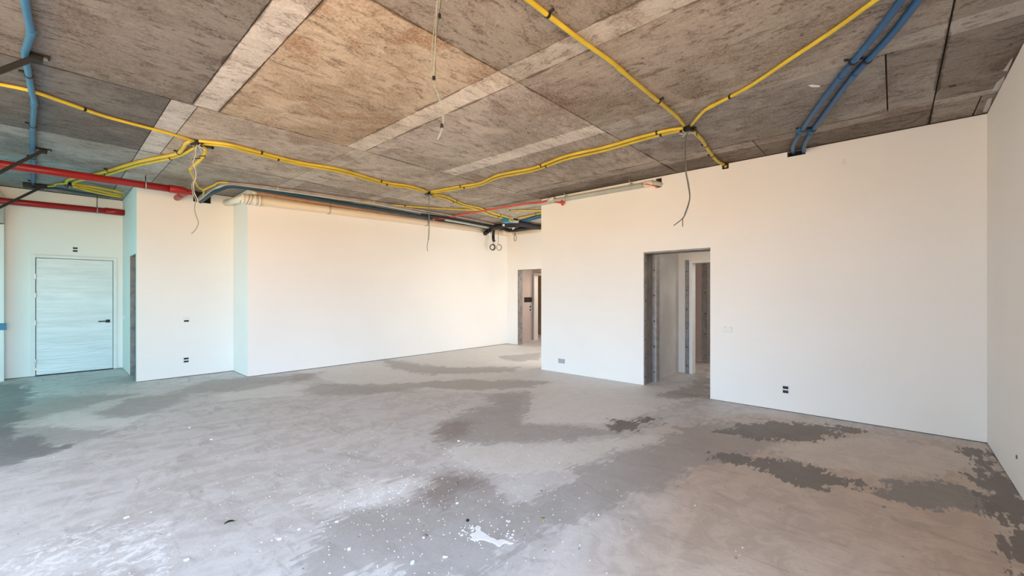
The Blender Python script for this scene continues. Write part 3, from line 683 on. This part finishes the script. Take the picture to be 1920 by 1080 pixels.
def hanging(pts, strands, label, name='hanging_wire', group=None, wob=.012, cat='wire'):
    t = thing(name, pts[0], label, cat, group)
    for k, (r, m, cut, off) in enumerate(strands):
        rr = random.Random(k+len(pts)); n = max(2, int(len(pts)*cut+.5))
        P = [Vector(p)+Vector((rr.uniform(-wob, wob)+off, rr.uniform(-wob, wob)-off, 0))*(0 if i == 0 else 1) for i, p in enumerate(pts[:n])]
        obj('strand', T(P, r, 6, 5), M[m], t, True)
    return t
def vert(px_list, base):                                   # points hanging in the vertical plane through base, square to the view
    dep = base.x*_fw[0]+base.y*_fw[1]
    return [Vector((0, 0, CH))+_dir(px, py)*(dep/F_PX) for px, py in px_list]
c1 = on_z(821, -30, H)
wb = hanging([c1]+vert([(822,0),(819,40),(814,95),(812,147),(817,165),(827,200),(829,235),(820,262)], c1), [(.0036, 'wire', 1, 0), (.0034, 'wire', 1, .004), (.003, 'wire', .6, -.008), (.003, 'wired', .55, .008)], 'bundle of grey wires hanging from the slab at the top middle', wob=.004)
jbox(821, -34, 'black junction box just above the top edge over the hanging wire bundle', spray=2)
t = wb
for q in vert([(813.5, 147), (828.5, 236), (824, 30)], c1): obj('tape_wrap', T([q+Vector((0, 0, .012)), q-Vector((0, 0, .012))], .0095, 8, 1), M['black'], t)
wr_ = hanging([cR]+vert([(1287,258),(1285,285),(1285,320),(1290,345),(1293,372),(1285,398),(1279,410),(1263,423)], cR), [(.0055, 'wired', 1, 0), (.005, 'wire', .9, .005)], 'twisted dark wire hanging from the right junction box before the doorway wall', wob=.003)
obj('loose_end', T(vert([(1280,408),(1280,425)], cR), .005, 6, 1), M['wired'], wr_, True)
hanging([cM]+vert([(804,375),(804,400),(804,430),(803,450),(801,462),(802,471)], cM), [(.0055, 'wired', 1, 0), (.0045, 'wire', .7, .006)], 'thin wire hanging from the middle junction box before the cream wall', wob=.004)
cL = on_z(366, 272, H-.03)
hanging([cL]+vert([(363,290),(359,305),(363,320),(364,335),(360,345),(362,362),(366,375),(366,390),(368,402),(371,417),(366,430),(358,438)], cL), [(.0055, 'wire', 1, 0), (.005, 'wirew', .7, .016)], 'white twisted wire hanging from the leftmost junction box before the pale wall', wob=.008)

# ------------------------------------------------------------------ red pipes
zr = 3.225
P0 = on_z(0, 311, zr); P1 = on_z(338, 354, zr); yr_ = (P0.y+P1.y)/2
t = thing('fire_pipe', (0, yr_, zr), 'long red sprinkler main with an elbow into the pale wall', 'pipe')
xe = P1.x
obj('pipe', T([(-1.66, yr_, zr), (xe, yr_, zr)], .055, 20, 1), M['red'], t, True)
obj('elbow', T([(xe-.12, yr_, zr), (xe+.02, yr_, zr), (xe+.09, yr_+.06, zr), (xe+.10, yr_+.2, zr)], .064, 18, 6), M['red'], t, True)
xw = on_y(322, 368, YF).x
obj('branch', T([(xe+.10, yr_+.15, zr), (xe+.10, YF+.02, zr)], .05, 18, 1), M['red'], t, True)
obj('end_plug', cyl((xe+.155, yr_+.05, zr), .045, .06, 'X', 12), M['red'], t, True)
hx = on_y(273, 338, yr_).x
def hanger(x, y, z, label, r=.055):
    t = thing('pipe_hanger', (x, y, H), label, 'hanger', 'pipe hangers')
    obj('rod', T([(x, y, z+r), (x, y, H+.01)], .006, 8, 1), M['iron'], t)
    ring = [(x, y+math.cos(a_)*(r+.006), z+math.sin(a_)*(r+.006)) for a_ in [k*2*math.pi/20 for k in range(20)]]
    obj('ring', T(ring, .009, 6, 1, True), M['steel'], t, True); obj('anchor', cyl((x, y, H-.008), .022, .016), M['steel'], t)
hanger(hx, yr_, zr, 'rod and ring hanger on the upper red pipe')
y2 = 11.22; q0 = on_y(10, 378.5, y2); q1 = on_y(233, 399, y2); z2 = (q0.z+q1.z)/2
t = thing('fire_pipe', (0, y2, z2), 'shorter red sprinkler pipe above the wrapped white door', 'pipe')
obj('pipe', T([(-1.66, y2, q0.z), (XH+.03, y2, q1.z)], .055, 20, 1), M['red'], t, True)
obj('sleeve', T([(XH-.28, y2, q1.z), (XH-.02, y2, q1.z)], .062, 20, 1), M['red'], t, True)
hanger(on_y(182, 390, y2).x, y2, on_y(182, 394, y2).z, 'rod and ring hanger on the lower red pipe above the door')

# ------------------------------------------------------------------ black struts at the left
for (cx, cy), (ex, ey), lb in (((66,108),(0,133),'nearest black steel strut bolted to the slab at the upper left'), ((80,283),(0,323),'middle black steel strut crossing in front of the upper red pipe'), ((82,349),(8,385),'farthest black steel strut crossing behind the lower red pipe')):
    a_ = on_z(cx, cy, H-.03); b_ = on_y(ex, ey, a_.y); d = (b_-a_).normalized(); b_ = a_+d*min(2.6, (1.6+a_.x)/max(.2, -d.x))
    t = thing('ceiling_strut', a_, lb, 'strut')
    L_ = (b_-a_).length; tl = math.asin(-d.z)
    bm = B((0, -.018, -.018), (L_, .018, .018), .003)
    R_ = d.to_track_quat('X', 'Z').to_matrix().to_4x4(); bm.transform(Matrix.Translation(a_) @ R_); obj('bar', bm, M['iron'], t)
    obj('foot_plate', B((a_.x-.06, a_.y-.045, H-.012), (a_.x+.08, a_.y+.045, H-.001), .002), M['iron'], t)
    obj('lug', B((a_.x-.03, a_.y-.022, H-.06), (a_.x+.04, a_.y+.022, H-.012), .004), M['iron'], t); obj('bolt', cyl((a_.x+.055, a_.y, H-.02), .014, .02, 'Z', 6), M['steel'], t)

# ------------------------------------------------------------------ drain pipe along the cream wall
RD = .074; yd = YB-RD-.02
pa = on_y(470, 374.5, yd); pb = on_y(948, 437, yd); 
t = thing('drain_pipe', pa, 'cream plastic drain pipe running along the top of the long wall', 'pipe')
xg = XG-.10
zb = pb.z
obj('pipe', T([pa+Vector((.06, 0, 0)), (xg, yd, zb)], RD, 24, 1), M['pvc'], t, True)
za = pa.z
obj('pipe', T([(xg, yd+.05, zb), (xg, 4.95, zb-.05)], RD, 24, 1), M['pvc'], t, True)
obj('corner_elbow', T([(xg-.25, yd, zb-.003), (xg-.03, yd, zb), (xg, yd-.03, zb), (xg, yd-.25, zb)], RD*1.09, 20, 4), M['pvc'], t, True)
cw = on_y(421, 381, YF)
obj('branch', T([Vector((2.30, YF+.02, cw.z+.01)), pa+Vector((-.10, .02, .01))], .058, 20, 1), M['pvcw'], t, True)
obj('tee_joint', T([pa+Vector((-.14, .02, 0)), pa+Vector((-.05, 0, .0)), pa+Vector((.10, 0, 0))], RD*1.16, 22, 3), M['pvcw'], t, True)
for dx in (-.13, .06, .13): 
    c = pa+Vector((dx, 0, 0)); obj('socket_ring', T([c-Vector((.014, 0, 0)), c+Vector((.014, 0, 0))], RD*1.28, 22, 1), M['pvcw'], t, True)
for dx in (-.05, 0): 
    ring = [pa+Vector((dx+.02*math.sin(a_), math.cos(a_)*RD*1.2, math.sin(a_)*RD*1.2)) for a_ in [k*2*math.pi/20 for k in range(20)]]
    obj('marking_band', T(ring, .006, 6, 1, True), M['mauve'], t)
for px_ in (616, 799):
    c = on_y(px_, 392 if px_ == 616 else 417, yd); f_ = (c.x-pa.x)/(xg-pa.x); zc = za+(zb-za)*f_
    t2 = thing('pipe_clamp', (c.x, yd, zc), 'steel strap round the drain pipe '+('nearer the tee joint' if px_ == 616 else 'below the middle hanging wire'), 'clamp')
    obj('strap', T([(c.x, yd+math.cos(a_)*(RD+.006), zc+math.sin(a_)*(RD+.006)) for a_ in [k*2*math.pi/22 for k in range(22)]], .010, 6, 1, True), M['steel'], t2)
    obj('rod', T([(c.x, yd, zc+RD), (c.x, yd, H)], .006, 6, 1), M['steel'], t2)
# salmon tube standing for the shaded strip of wall above the drain pipe
t = thing('drain_pipe', (2.6, YB-.05, 3.33), 'thin salmon pipe tucked against the slab behind the drain pipe', 'pipe')
obj('pipe', T([(2.50, YB-.04, 3.335), (7.9, YB-.04, 3.345)], .032, 14, 1), M['wallshade'], t, True)
obj('end_cap', T([(2.47, YB-.04, 3.335), (2.55, YB-.04, 3.335)], .037, 14, 1), M['pvcw'], t, True)

# bundle of conduits by the drain
def bundle(px, r, m, label, dz=0, end=None):
    P = [on_z(p[0], p[1], (p[2] if len(p) > 2 else H-r-.004-dz)) for p in px]
    if end: P.append(Vector(end))
    t = thing('conduit', P[0], label, 'conduit', 'conduits above the cream wall'); obj('pipe', T(P, r, 12, 5), M[m], t, True); return t, P
t, P = bundle([(366,378,3.23),(385,362,3.28),(405,350,3.34),(430,343.5),(520,353),(620,367),(700,378.5),(780,392.5),(850,405),(905,416),(940,424)], .024, 'mauve', 'mauve grey conduit bending out of the pale wall hole, nearest the yellow one')
for k in range(4, 9, 2): obj('tie', T([P[k]-Vector((.006, 0, 0)), P[k]+Vector((.006, 0, 0))], .031, 10, 1), M['wirew'], t)
t, P = bundle([(372,377,3.22),(392,362,3.26),(412,350,3.33),(432,345),(480,350.5),(620,370),(700,382),(780,396.5),(860,411),(920,423)], .022, 'grey', 'light grey conduit bending out of the pale wall hole')
bundle([(376,378,3.21),(398,362,3.25),(418,353,3.31),(436,349.5,3.345),(480,354.5,3.345),(560,366,3.345),(620,377,3.345),(700,390,3.345),(780,404,3.345),(810,410,3.345)], .034, 'darkblue', 'thick dark blue pipe above the cream drain pipe')
bundle([(835,412,3.33),(870,418,3.33),(918,427,3.33)], .032, 'grey', 'pale grey conduit between the red coupling and the corridor corner')
bundle([(790,402,3.30),(840,409,3.30),(925,425,3.30)], .028, 'iron', 'black pipe behind the pale grey conduit near the corridor corner')
bundle([(75,352,3.36),(110,354,3.35),(150,361,3.33),(190,366,3.32),(228,371,3.31)], .020, 'darkblue', 'dark blue cable pipe from the bracket to the narrow wall beside the yellow ones')

# ------------------------------------------------------------------ grey conduit and red tube along the doorway wall
zg = 3.305; xg_ = XA-.045
ya = on_x(1228, 345, xg_).y; yb = 8.45
t = thing('conduit', (xg_, ya, zg), 'thick pale grey conduit along the top of the doorway wall ending at the square hole', 'conduit')
g0 = on_x(1222, 344, xg_); g1 = on_x(1020, 380, xg_)
sl_ = (g1.z-g0.z)/(g1.y-g0.y)
obj('pipe', T([g0, (xg_, 5.2, g0.z+sl_*(5.2-g0.y)), (xg_, 6.4, 3.34)], .042, 16, 1), M['grey'], t, True)
obj('coupler', T([g0+Vector((0, -.02, .002)), g0+Vector((0, .12, .002))], .050, 16, 1), M['pvcw'], t, True)
obj('elbow', T([g0+Vector((0, .02, 0)), g0+Vector((.005, -.08, -.01)), g0+Vector((.05, -.13, -.03)), g0+Vector((.13, -.14, -.04))], .036, 14, 5), M['grey'], t, True)
m1 = on_x(1037, 374, xg_); obj('coupler', T([m1+Vector((0, .09, 0)), m1+Vector((0, -.03, 0))], .049, 16, 1), M['pvcw'], t, True)
for px_, py_ in ((1062, 371), (1184, 349)):
    c = on_x(px_, py_, xg_); obj('strap', T([(xg_+math.cos(a_)*.05, c.y, c.z+math.sin(a_)*.05) for a_ in [k*2*math.pi/16 for k in range(16)]], .006, 6, 1, True), M['steel'], t)
    obj('strap_tail', T([c+Vector((-.02, 0, .04)), Vector((XA-.1, c.y+.02, H-.005))], .005, 6, 1), M['wirew'], t)
xr = XA-.09
r0 = on_x(818, 411, xr); r1 = on_x(960, 386, xr); r2 = on_x(1010, 380, xr); r3 = on_x(1032, 377.5, xr+.03); r4 = on_x(1050, 379.5, xr+.03)
t = thing('fire_pipe', r0, 'thin light red tube from the corridor bundle to the doorway wall', 'pipe')
obj('pipe', T([r0, r1, r2, r3, r4], .020, 12, 6), M['redl'], t, True)
obj('flared_head', cyl(on_x(1056, 380, xr+.03), .055, .045, 'Y', 14, r2=.018), M['redl'], t, True)
obj('elbow_drop', T([r0, r0+Vector((0, .06, -.02)), r0+Vector((0, .05, -.10))], .022, 12, 4), M['redl'], t, True)
obj('white_coupling', T([r0+Vector((0, .1, .0)), r0+Vector((-.05, .45, 0))], .03, 12, 1), M['pvcw'], t, True)
t = thing('fire_pipe', on_x(1195, 347, XA-.03), 'thin red hose curling into the square wall hole under the grey conduit', 'pipe')
obj('pipe', T([on_x(1200, 346.5, XA-.07), on_x(1215, 345.5, XA-.085), on_x(1226, 348, XA-.05), on_x(1233, 351, XA-.01)], .013, 10, 5), M['redl'], t, True)

# ------------------------------------------------------------------ tangle over the corridor
def oc(px, py, x=8.85):                                     # hangs just off the cream wall left of the corner, in the corridor mouth right of it
    if py <= 428: return on_z(px, py, 3.31)
    return on_y(px, py, 8.36) if px < 950 else on_x(px, py, 8.35)
def cpts(L_, x=8.85): return [oc(p[0], p[1], x) for p in L_]
t = thing('cable_bundle', oc(960, 425), 'thick black insulated lines bundled over the far corridor doorway', 'cable bundle')
obj('insulated_line', T(cpts([(909,438),(918,432),(930,425),(945,423),(965,422),(985,423),(1017,426)]), .06, 12), M['black'], t, True)
obj('insulated_line', T(cpts([(913,436),(925,429),(940,427),(955,432),(975,430),(1000,427),(1020,427)], 8.80), .05, 12), M['black'], t, True)
obj('insulated_line', T(cpts([(950,419),(970,418),(990,421),(1020,428)], 8.92), .05, 12), M['iron'], t, True)
for p, s in (((944, 423), .05), ((931, 426), .05), ((969, 425), .06), ((963, 429), .065), ((997, 425.5), .05)):
    obj('white_clip', rbox(oc(p[0], p[1], 8.66)+Vector((-.06, -.06, 0)), (.05, s*1.1, s*1.1), .2, 0, .01), M['plate'], t)
obj('white_label', rbox(oc(967, 423.5)+Vector((-.06, -.04, -.01)), (.04, .16, .04), 0, 0, .008), M['plate'], t)
t = thing('hanging_cable', oc(926, 430), 'short thick black cable hanging over the corridor corner above its coil', 'cable')
obj('cable', T(cpts([(926,428),(925,440),(925,448),(926.5,453)], 8.6), .04, 12), M['black'], t, True)
obj('foil_end', T(cpts([(926.3,452),(925.5,458)], 8.6), .012, 8, 1), M['wirew'], t, True)
t = thing('white_sleeve', oc(917, 438), 'slanted white plastic sleeve beside the black cables', 'sleeve')
obj('sleeve', T(cpts([(915,432),(918,441)], 8.5), .035, 12, 1), M['plate'], t, True); obj('inner_tube', T(cpts([(920,434),(921,439)], 8.5), .02, 10, 1), M['wirew'], t, True)
def coil(px, py, r, m, label, n=3, wr=.010, x=8.6):
    c = oc(px, py, x); t = thing('wire_coil', c, label, 'wire coil')
    for k in range(n):
        rr = r*(1-.08*k); P = [c+Vector((math.cos(a_)*rr*.62, .012*k-math.cos(a_)*rr*(.55+.05*k), math.sin(a_)*rr)) for a_ in [j*2*math.pi/24 for j in range(24)]]
        obj('turn', T(P, wr, 6, 1, True), M[m], t, True)
    return t, c
coil(924, 463.5, .085, 'wired', 'dark coil of wire hanging below the thick black cable', 3, .012)
tc_, cc = coil(936, 464, .088, 'wireo', 'thin brown coil of wire hanging right of the dark coil', 2, .006)
obj('lead', T(cpts([(935,427),(934.5,445),(934,458)], 8.6), .006, 6), M['wireo'], tc_, True)
t = thing('hanging_wire', oc(965, 432), 'small looped dark wire hanging over the far doorway', 'wire')
obj('strand', T(cpts([(965.5,424),(966,440),(968,443),(968,449),(965,452),(964,445),(966,436)], 8.6), .008, 6), M['wired'], t, True)
t = thing('connection_box', on_z(951, 413, 3.34), 'blue grey connection box with wires over the corridor', 'box')
obj('box', rbox(on_z(950, 413, 3.33), (.22, .2, .12), .2, 0, .01), M['bluebox'], t); obj('wires', T([on_z(955, 411, 3.32), on_z(958, 415, 3.27), on_z(961, 413, 3.31)], .018, 8), M['yellow'], t, True); obj('lid', rbox(on_z(963, 416, 3.33), (.22, .18, .06), 0, 0, .01), M['plateg'], t)
for i, (a_, b_) in enumerate((((968, 418), (1030, 400)), ((970, 420), (1030, 404)))):
    conduit([a_, ((a_[0]+b_[0])/2, (a_[1]+b_[1])/2-1), b_], .024, 'palerblue', ('upper' if i == 0 else 'lower')+' short pale blue conduit passing behind the doorway wall end', None, clips=False)
conduit([(975,418.5),(1000,424),(1030,431)], .02, 'mauve', 'grey brown conduit falling toward the corridor right side', None, clips=False)

# ------------------------------------------------------------------ sockets and switches
def slots(c, face, w, h, gap, label, open_=(1, 1), plate=False):
    """unfinished outlet box: rim and two dark slots. face 'x' looks to -x, 'y' looks to -y, 'Y' looks to +y"""
    t = thing('wall_outlet', c, label, 'outlet')
    def bx(u0, u1, z0, z1, d0, d1):
        if face == 'x': return B((c.x-d1, c.y+u0, c.z+z0), (c.x-d0, c.y+u1, c.z+z1))
        if face == 'Y': return B((c.x+u0, c.y+d0, c.z+z0), (c.x+u1, c.y+d1, c.z+z1))
        return B((c.x+u0, c.y-d1, c.z+z0), (c.x+u1, c.y-d0, c.z+z1))
    obj('box_rim', bx(-w/2-.012, w/2+.012, -h-gap/2-.012, h+gap/2+.012, -.01, .003), M['plate'], t)
    for s, op in zip((1, -1), open_):
        z0 = gap/2 if s > 0 else -gap/2-h
        obj('slot' if op else 'cover', bx(-w/2, w/2, z0, z0+h, .003, .006), M['black' if op else 'plate'], t)
    return t
slots(on_x(1473, 730.5, XA), 'x', .062, .036, .018, 'double slot outlet low on the doorway wall right of the opening')
slots(on_y(349, 675, YF), 'y', .070, .030, .022, 'double slot outlet low on the pale left wall')
slots(on_y(349.5, 599.5, YF), 'y', .070, .030, .014, 'outlet box with one dark slot halfway up the pale left wall', (0, 1))
slots(on_y(141, 468, YD), 'y', .062, .032, .020, 'double slot outlet centred above the wrapped white door')
def plate(c, face, w, h, m, label, name='switch_plate', cat='switch', n=2):
    t = thing(name, c, label, cat)
    if face == 'x':
        obj('plate', B((c.x-.010, c.y-w/2, c.z-h/2), (c.x+.004, c.y+w/2, c.z+h/2), .003), M[m], t)
        for k in range(n):
            u = -w/2+w*(k+.5)/n; obj('rocker', B((c.x-.014, c.y+u-w*.36/n, c.z-h*.3), (c.x-.009, c.y+u+w*.36/n, c.z+h*.3), .002), M[m], t)
        for s in (-1, 1): obj('screw', cyl((c.x-.011, c.y+s*w*.3, c.z+h*.42), .004, .004, 'X', 8), M['iron'], t)
    else:
        obj('plate', B((c.x-w/2, c.y-.010, c.z-h/2), (c.x+w/2, c.y+.004, c.z+h/2), .003), M[m], t)
        for k in range(n):
            u = -w/2+w*(k+.5)/n; obj('rocker', B((c.x+u-w*.36/n, c.y-.014, c.z-h*.3), (c.x+u+w*.36/n, c.y-.009, c.z+h*.3), .002), M[m], t)
    return t
plate(on_x(1364.5, 618, XA), 'x', .118, .085, 'plate', 'white covered switch box right of the near doorway')
plate(on_x(1053, 677, XA), 'x', .15, .085, 'plateg', 'grey socket plate low near the left end of the doorway wall', 'socket_plate', 'socket')
plate(on_y(990, 562, 8.80), 'y', .38, .16, 'iron', 'dark panel on the pinkish wall inside the far doorway', 'control_panel', 'panel', 1)
slots(on_y(994, 578, 8.80), 'y', .06, .07, .03, 'tiny socket below the dark panel inside the far doorway')
plate(on_y(2, 612.5, 11.36), 'y', .12, .12, 'bluebox', 'blue switch box on the pillar at the left edge', 'switch_box', 'switch', 1)
c = on_y(1907, 857, YC); t = thing('wall_outlet', c, 'small dark round hole in the right side wall', 'hole'); obj('rim', cyl((c.x, YC+.002, c.z), .016, .006, 'Y', 12), M['wired'], t)
plate(on_x(232, 594, XH), 'x', .10, .10, 'plate', 'small white plate on the narrow return wall beside the slim doorway', 'switch_plate', 'switch', 1)

# ------------------------------------------------------------------ spackle and marks on slab and wall
def patch(pts, m, name, label, cat, zf, th=.003):
    P = [zf(p) for p in pts]; bm = bmesh.new(); vs = [bm.verts.new(p) for p in P]; f = bm.faces.new(vs)
    r = bmesh.ops.extrude_face_region(bm, geom=[f]); d = Vector((0, 0, -th)) if abs(P[0].z-P[1].z) < 1e-6 and abs(P[0].z-P[2].z) < 1e-6 else Vector((-th, 0, 0))
    bmesh.ops.translate(bm, verts=[v for v in r['geom'] if isinstance(v, bmesh.types.BMVert)], vec=d)
    return tag(obj(name, bm, M[m]), label, cat)
cz = lambda p: on_z(p[0], p[1], H-.0005)
patch([(1899,107),(1881,132),(1889,133),(1896,118)], 'spack', 'spackle_patch', 'uppermost of three pale spackle smears where slab meets the right wall', 'spackle', cz)
patch([(1884,142),(1868,155),(1860,171),(1872,168),(1882,154)], 'spack', 'spackle_patch', 'middle and largest pale spackle smear where slab meets the right wall', 'spackle', cz)
patch([(1860,183),(1852,186),(1843,209),(1850,210),(1857,198)], 'spack', 'spackle_patch', 'lowest pale spackle smear in the corner of slab and walls', 'spackle', cz)
patch([(1516,160),(1523,158.5),(1538,160),(1536,163),(1522,163)], 'flake', 'paper_scrap', 'small white scrap stuck to the slab left of the blue pipes', 'scrap', cz)
patch([(1778,161),(1791,158.5),(1792,162),(1780,164)], 'black', 'slab_insert', 'black slot insert in the slab near the right corner', 'insert', cz)
patch([(1656,78),(1659,76),(1659,88),(1656,88)], 'iron', 'steel_pin', 'tiny black pin in the slab right of the blue pipes', 'pin', cz)
patch([(1123,409),(1121,404),(1125,401),(1128,405)], 'spack', 'spackle_patch', 'faint chip mark high on the doorway wall below the grey conduit', 'spackle', lambda p: on_x(p[0], p[1]-0, XA-.0005)) if False else None
patch([(1577,305),(1581,297),(1586,297),(1585,303),(1588,308),(1581,309)], 'plate', 'spackle_patch', 'white filler dab on the doorway wall below the blue pipes', 'spackle', lambda p: on_x(p[0], p[1], XA-.0005))
for (px_, py_, lb) in ((1250,250,0),(1205,254,0),(1148,117,0),(1263,293,0),(1034,173,0)): pass

# ------------------------------------------------------------------ debris on the floor
def fz(p, h=0): 
    v = on_z(p[0], p[1]); return Vector((v.x, v.y, float(floor_z(v.x, v.y))+h))
def flake_mesh(rr, r, th=.004):
    bm = bmesh.new(); n = rr.randint(5, 8); v = []
    for k in range(n):
        a_ = 2*math.pi*k/n; q = r*rr.uniform(.5, 1.1); v.append(bm.verts.new((math.cos(a_)*q*1.3, math.sin(a_)*q, 0)))
    f = bm.faces.new(v); e_ = bmesh.ops.extrude_face_region(bm, geom=[f]); bmesh.ops.translate(bm, verts=[x for x in e_['geom'] if isinstance(x, bmesh.types.BMVert)], vec=(0, 0, th)); return bm
# countless crumbs
rr = random.Random(11); bm = bmesh.new()
def crumbs(n, gen, r0, r1):
    for _ in range(n):
        p = gen(); q = fz(p, .0005); b2 = flake_mesh(rr, rr.uniform(r0, r1), .003); me = bpy.data.meshes.new('t'); b2.transform(Matrix.Translation(q) @ Matrix.Rotation(rr.uniform(0, 6), 4, 'Z')); b2.to_mesh(me); b2.free(); bm.from_mesh(me); bpy.data.meshes.remove(me)
crumbs(320, lambda: (rr.gauss(830, 130), min(1075, max(760, rr.gauss(915, 75)))), .0012, .0038)
crumbs(110, lambda: (rr.gauss(640, 190), min(1075, max(760, rr.gauss(940, 90)))), .0012, .004)
crumbs(60, lambda: (rr.uniform(60, 1500), rr.uniform(790, 1075)), .0015, .004)
crumbs(40, lambda: (rr.gauss(905, 28), rr.gauss(1003, 12)), .002, .005)
tag(obj('plaster_crumbs', bm, M['flake']), 'tiny white plaster crumbs scattered over the middle floor', 'debris', kind='stuff')
# the splash of white plaster
t = thing('plaster_splash', fz((915, 1005)), 'branching white plaster splash on the floor at bottom centre', 'plaster')
def blob(pts, h=.003):
    bm = bmesh.new(); vs = [bm.verts.new(fz(p, .001)) for p in pts]; f = bm.faces.new(vs)
    e_ = bmesh.ops.extrude_face_region(bm, geom=[f]); bmesh.ops.translate(bm, verts=[x for x in e_['geom'] if isinstance(x, bmesh.types.BMVert)], vec=(0, 0, h)); bmesh.ops.triangulate(bm, faces=bm.faces); return bm
obj('smear', blob([(881,1003),(889,1000),(893,996),(890,990),(895,986),(902,989),(901,996),(908,1000),(913,1003),(918,1008),(926,1010),(932,1014),(941,1012),(946,1013),(953,1016),(963,1020),(955,1021),(947,1018),(942,1021),(936,1026),(930,1022),(924,1018),(916,1016),(908,1013),(897,1013),(888,1014),(882,1012),(886,1008)]), M['flake'], t)
for p in ((886, 996), (861, 1001), (866, 1004), (952, 1001), (961, 1003), (963, 996), (955, 978), (950, 977), (885, 990), (958, 1008), (868, 995)):
    b2 = flake_mesh(rr, rr.uniform(.005, .011)); b2.transform(Matrix.Translation(fz(p, .001))); obj('spatter', b2, M['flake'], t)
chips = [((795,1008), .020, 'grey white plaster lump on the floor left of the splash'), ((857,944), .018, 'oval white plaster chip above the splash'), ((655,1030), .022, 'white plaster chip near the bottom, left of centre'), ((773,1055), .022, 'flat white chip just above the bottom edge'),
         ((525,1011), .024, 'bright cluster chip on the left foreground floor'), ((350,1050), .020, 'white chip nearest the bottom left foreground'), ((834,1045), .018, 'slim white chip below the splash to the left'), ((860,827), .022, 'white chip by the square edged dark stain'),
         ((237,971), .020, 'thin pale chip on the left floor'), ((560,993), .014, 'small chip above the bright cluster'), ((632,978), .018, 'white chip at the edge of the pale trowelled area'), ((356,802), .028, 'farthest white chip on the left floor'), ((397,824), .022, 'pale chip right of the farthest left one'), ((1122,966), .010, 'tiny white chip right of the dry leaf')]
for p, r, lb in chips:
    b2 = flake_mesh(rr, r*.62, .006); b2.transform(Matrix.Translation(fz(p, .0005)) @ Matrix.Rotation(rr.uniform(0, 6), 4, 'Z')); tag(obj('plaster_chip', b2, M['flake']), lb, 'plaster chip', 'white plaster chips on the floor')
def pebble(p, r, m, label, name='pebble', cat='stone'):
    bm = bmesh.new(); bmesh.ops.create_icosphere(bm, subdivisions=2, radius=r); q = random.Random(int(p[0]))
    for v in bm.verts: v.co *= q.uniform(.75, 1.15); v.co.z *= .6
    bm.transform(Matrix.Translation(fz(p, r*.45))); return tag(obj(name, bm, M[m], smooth=False), label, cat)
pebble((798,1007), .014, 'stone', 'dark stone touching the grey white plaster lump')
pebble((877,977), .012, 'black', 'black fragment above the white splash')
pebble((856,908), .014, 'stone', 'dark stone inside the brown floor stain')
pebble((1015,921), .009, 'stone', 'small dark stone at the middle of the floor')
pebble((1086,1030), .006, 'stone', 'tiny dark stone on the bottom right of centre floor')
pebble((1380,1047), .008, 'stone', 'lone dark stone on the tan right foreground')
pebble((1657,945), .010, 'stone', 'dark stone below the bluish stain at right')
pebble((842,740+33), .010, 'stone', 'dark speck stone on the far middle floor')
def leafo(p, L_, w, m, label, ang, curl):
    bm = bmesh.new(); n = 8; rows = []
    for i in range(n+1):
        t_ = i/n; hw_ = w*math.sin(math.pi*min(1, t_*.96+.02))**.8; x = (t_-.5)*L_; z = curl*math.sin(t_*math.pi)+.004
        rows.append([bm.verts.new((x, -hw_, z+curl*.9)), bm.verts.new((x, 0, z)), bm.verts.new((x, hw_, z+curl*.9))])
    for a_, b_ in zip(rows, rows[1:]):
        for k in range(2): bm.faces.new((a_[k], b_[k], b_[k+1], a_[k+1]))
    e_ = bmesh.ops.extrude_face_region(bm, geom=bm.faces[:]); bmesh.ops.translate(bm, verts=[x for x in e_['geom'] if isinstance(x, bmesh.types.BMVert)], vec=(0, 0, .0015))
    bm.transform(Matrix.Translation(fz(p, .001)) @ Matrix.Rotation(ang, 4, 'Z'))
    o = thing('fallen_leaf', fz(p), label, 'leaf'); obj('blade', bm, M[m], o, True)
    c, s = math.cos(ang), math.sin(ang); q = fz(p, .006); obj('stem', T([q+Vector((c, s, 0))*L_*.5, q+Vector((c, s, 0))*L_*.8+Vector((0, 0, .004))], .0012, 6, 1), M[m], o)
leafo((430,982), .055, .014, 'leafg', 'dark green curled leaf on the left foreground floor', -.1, .006)
leafo((1018,976), .045, .013, 'leafy', 'dry yellow leaf on the centre foreground floor', .9, .006)
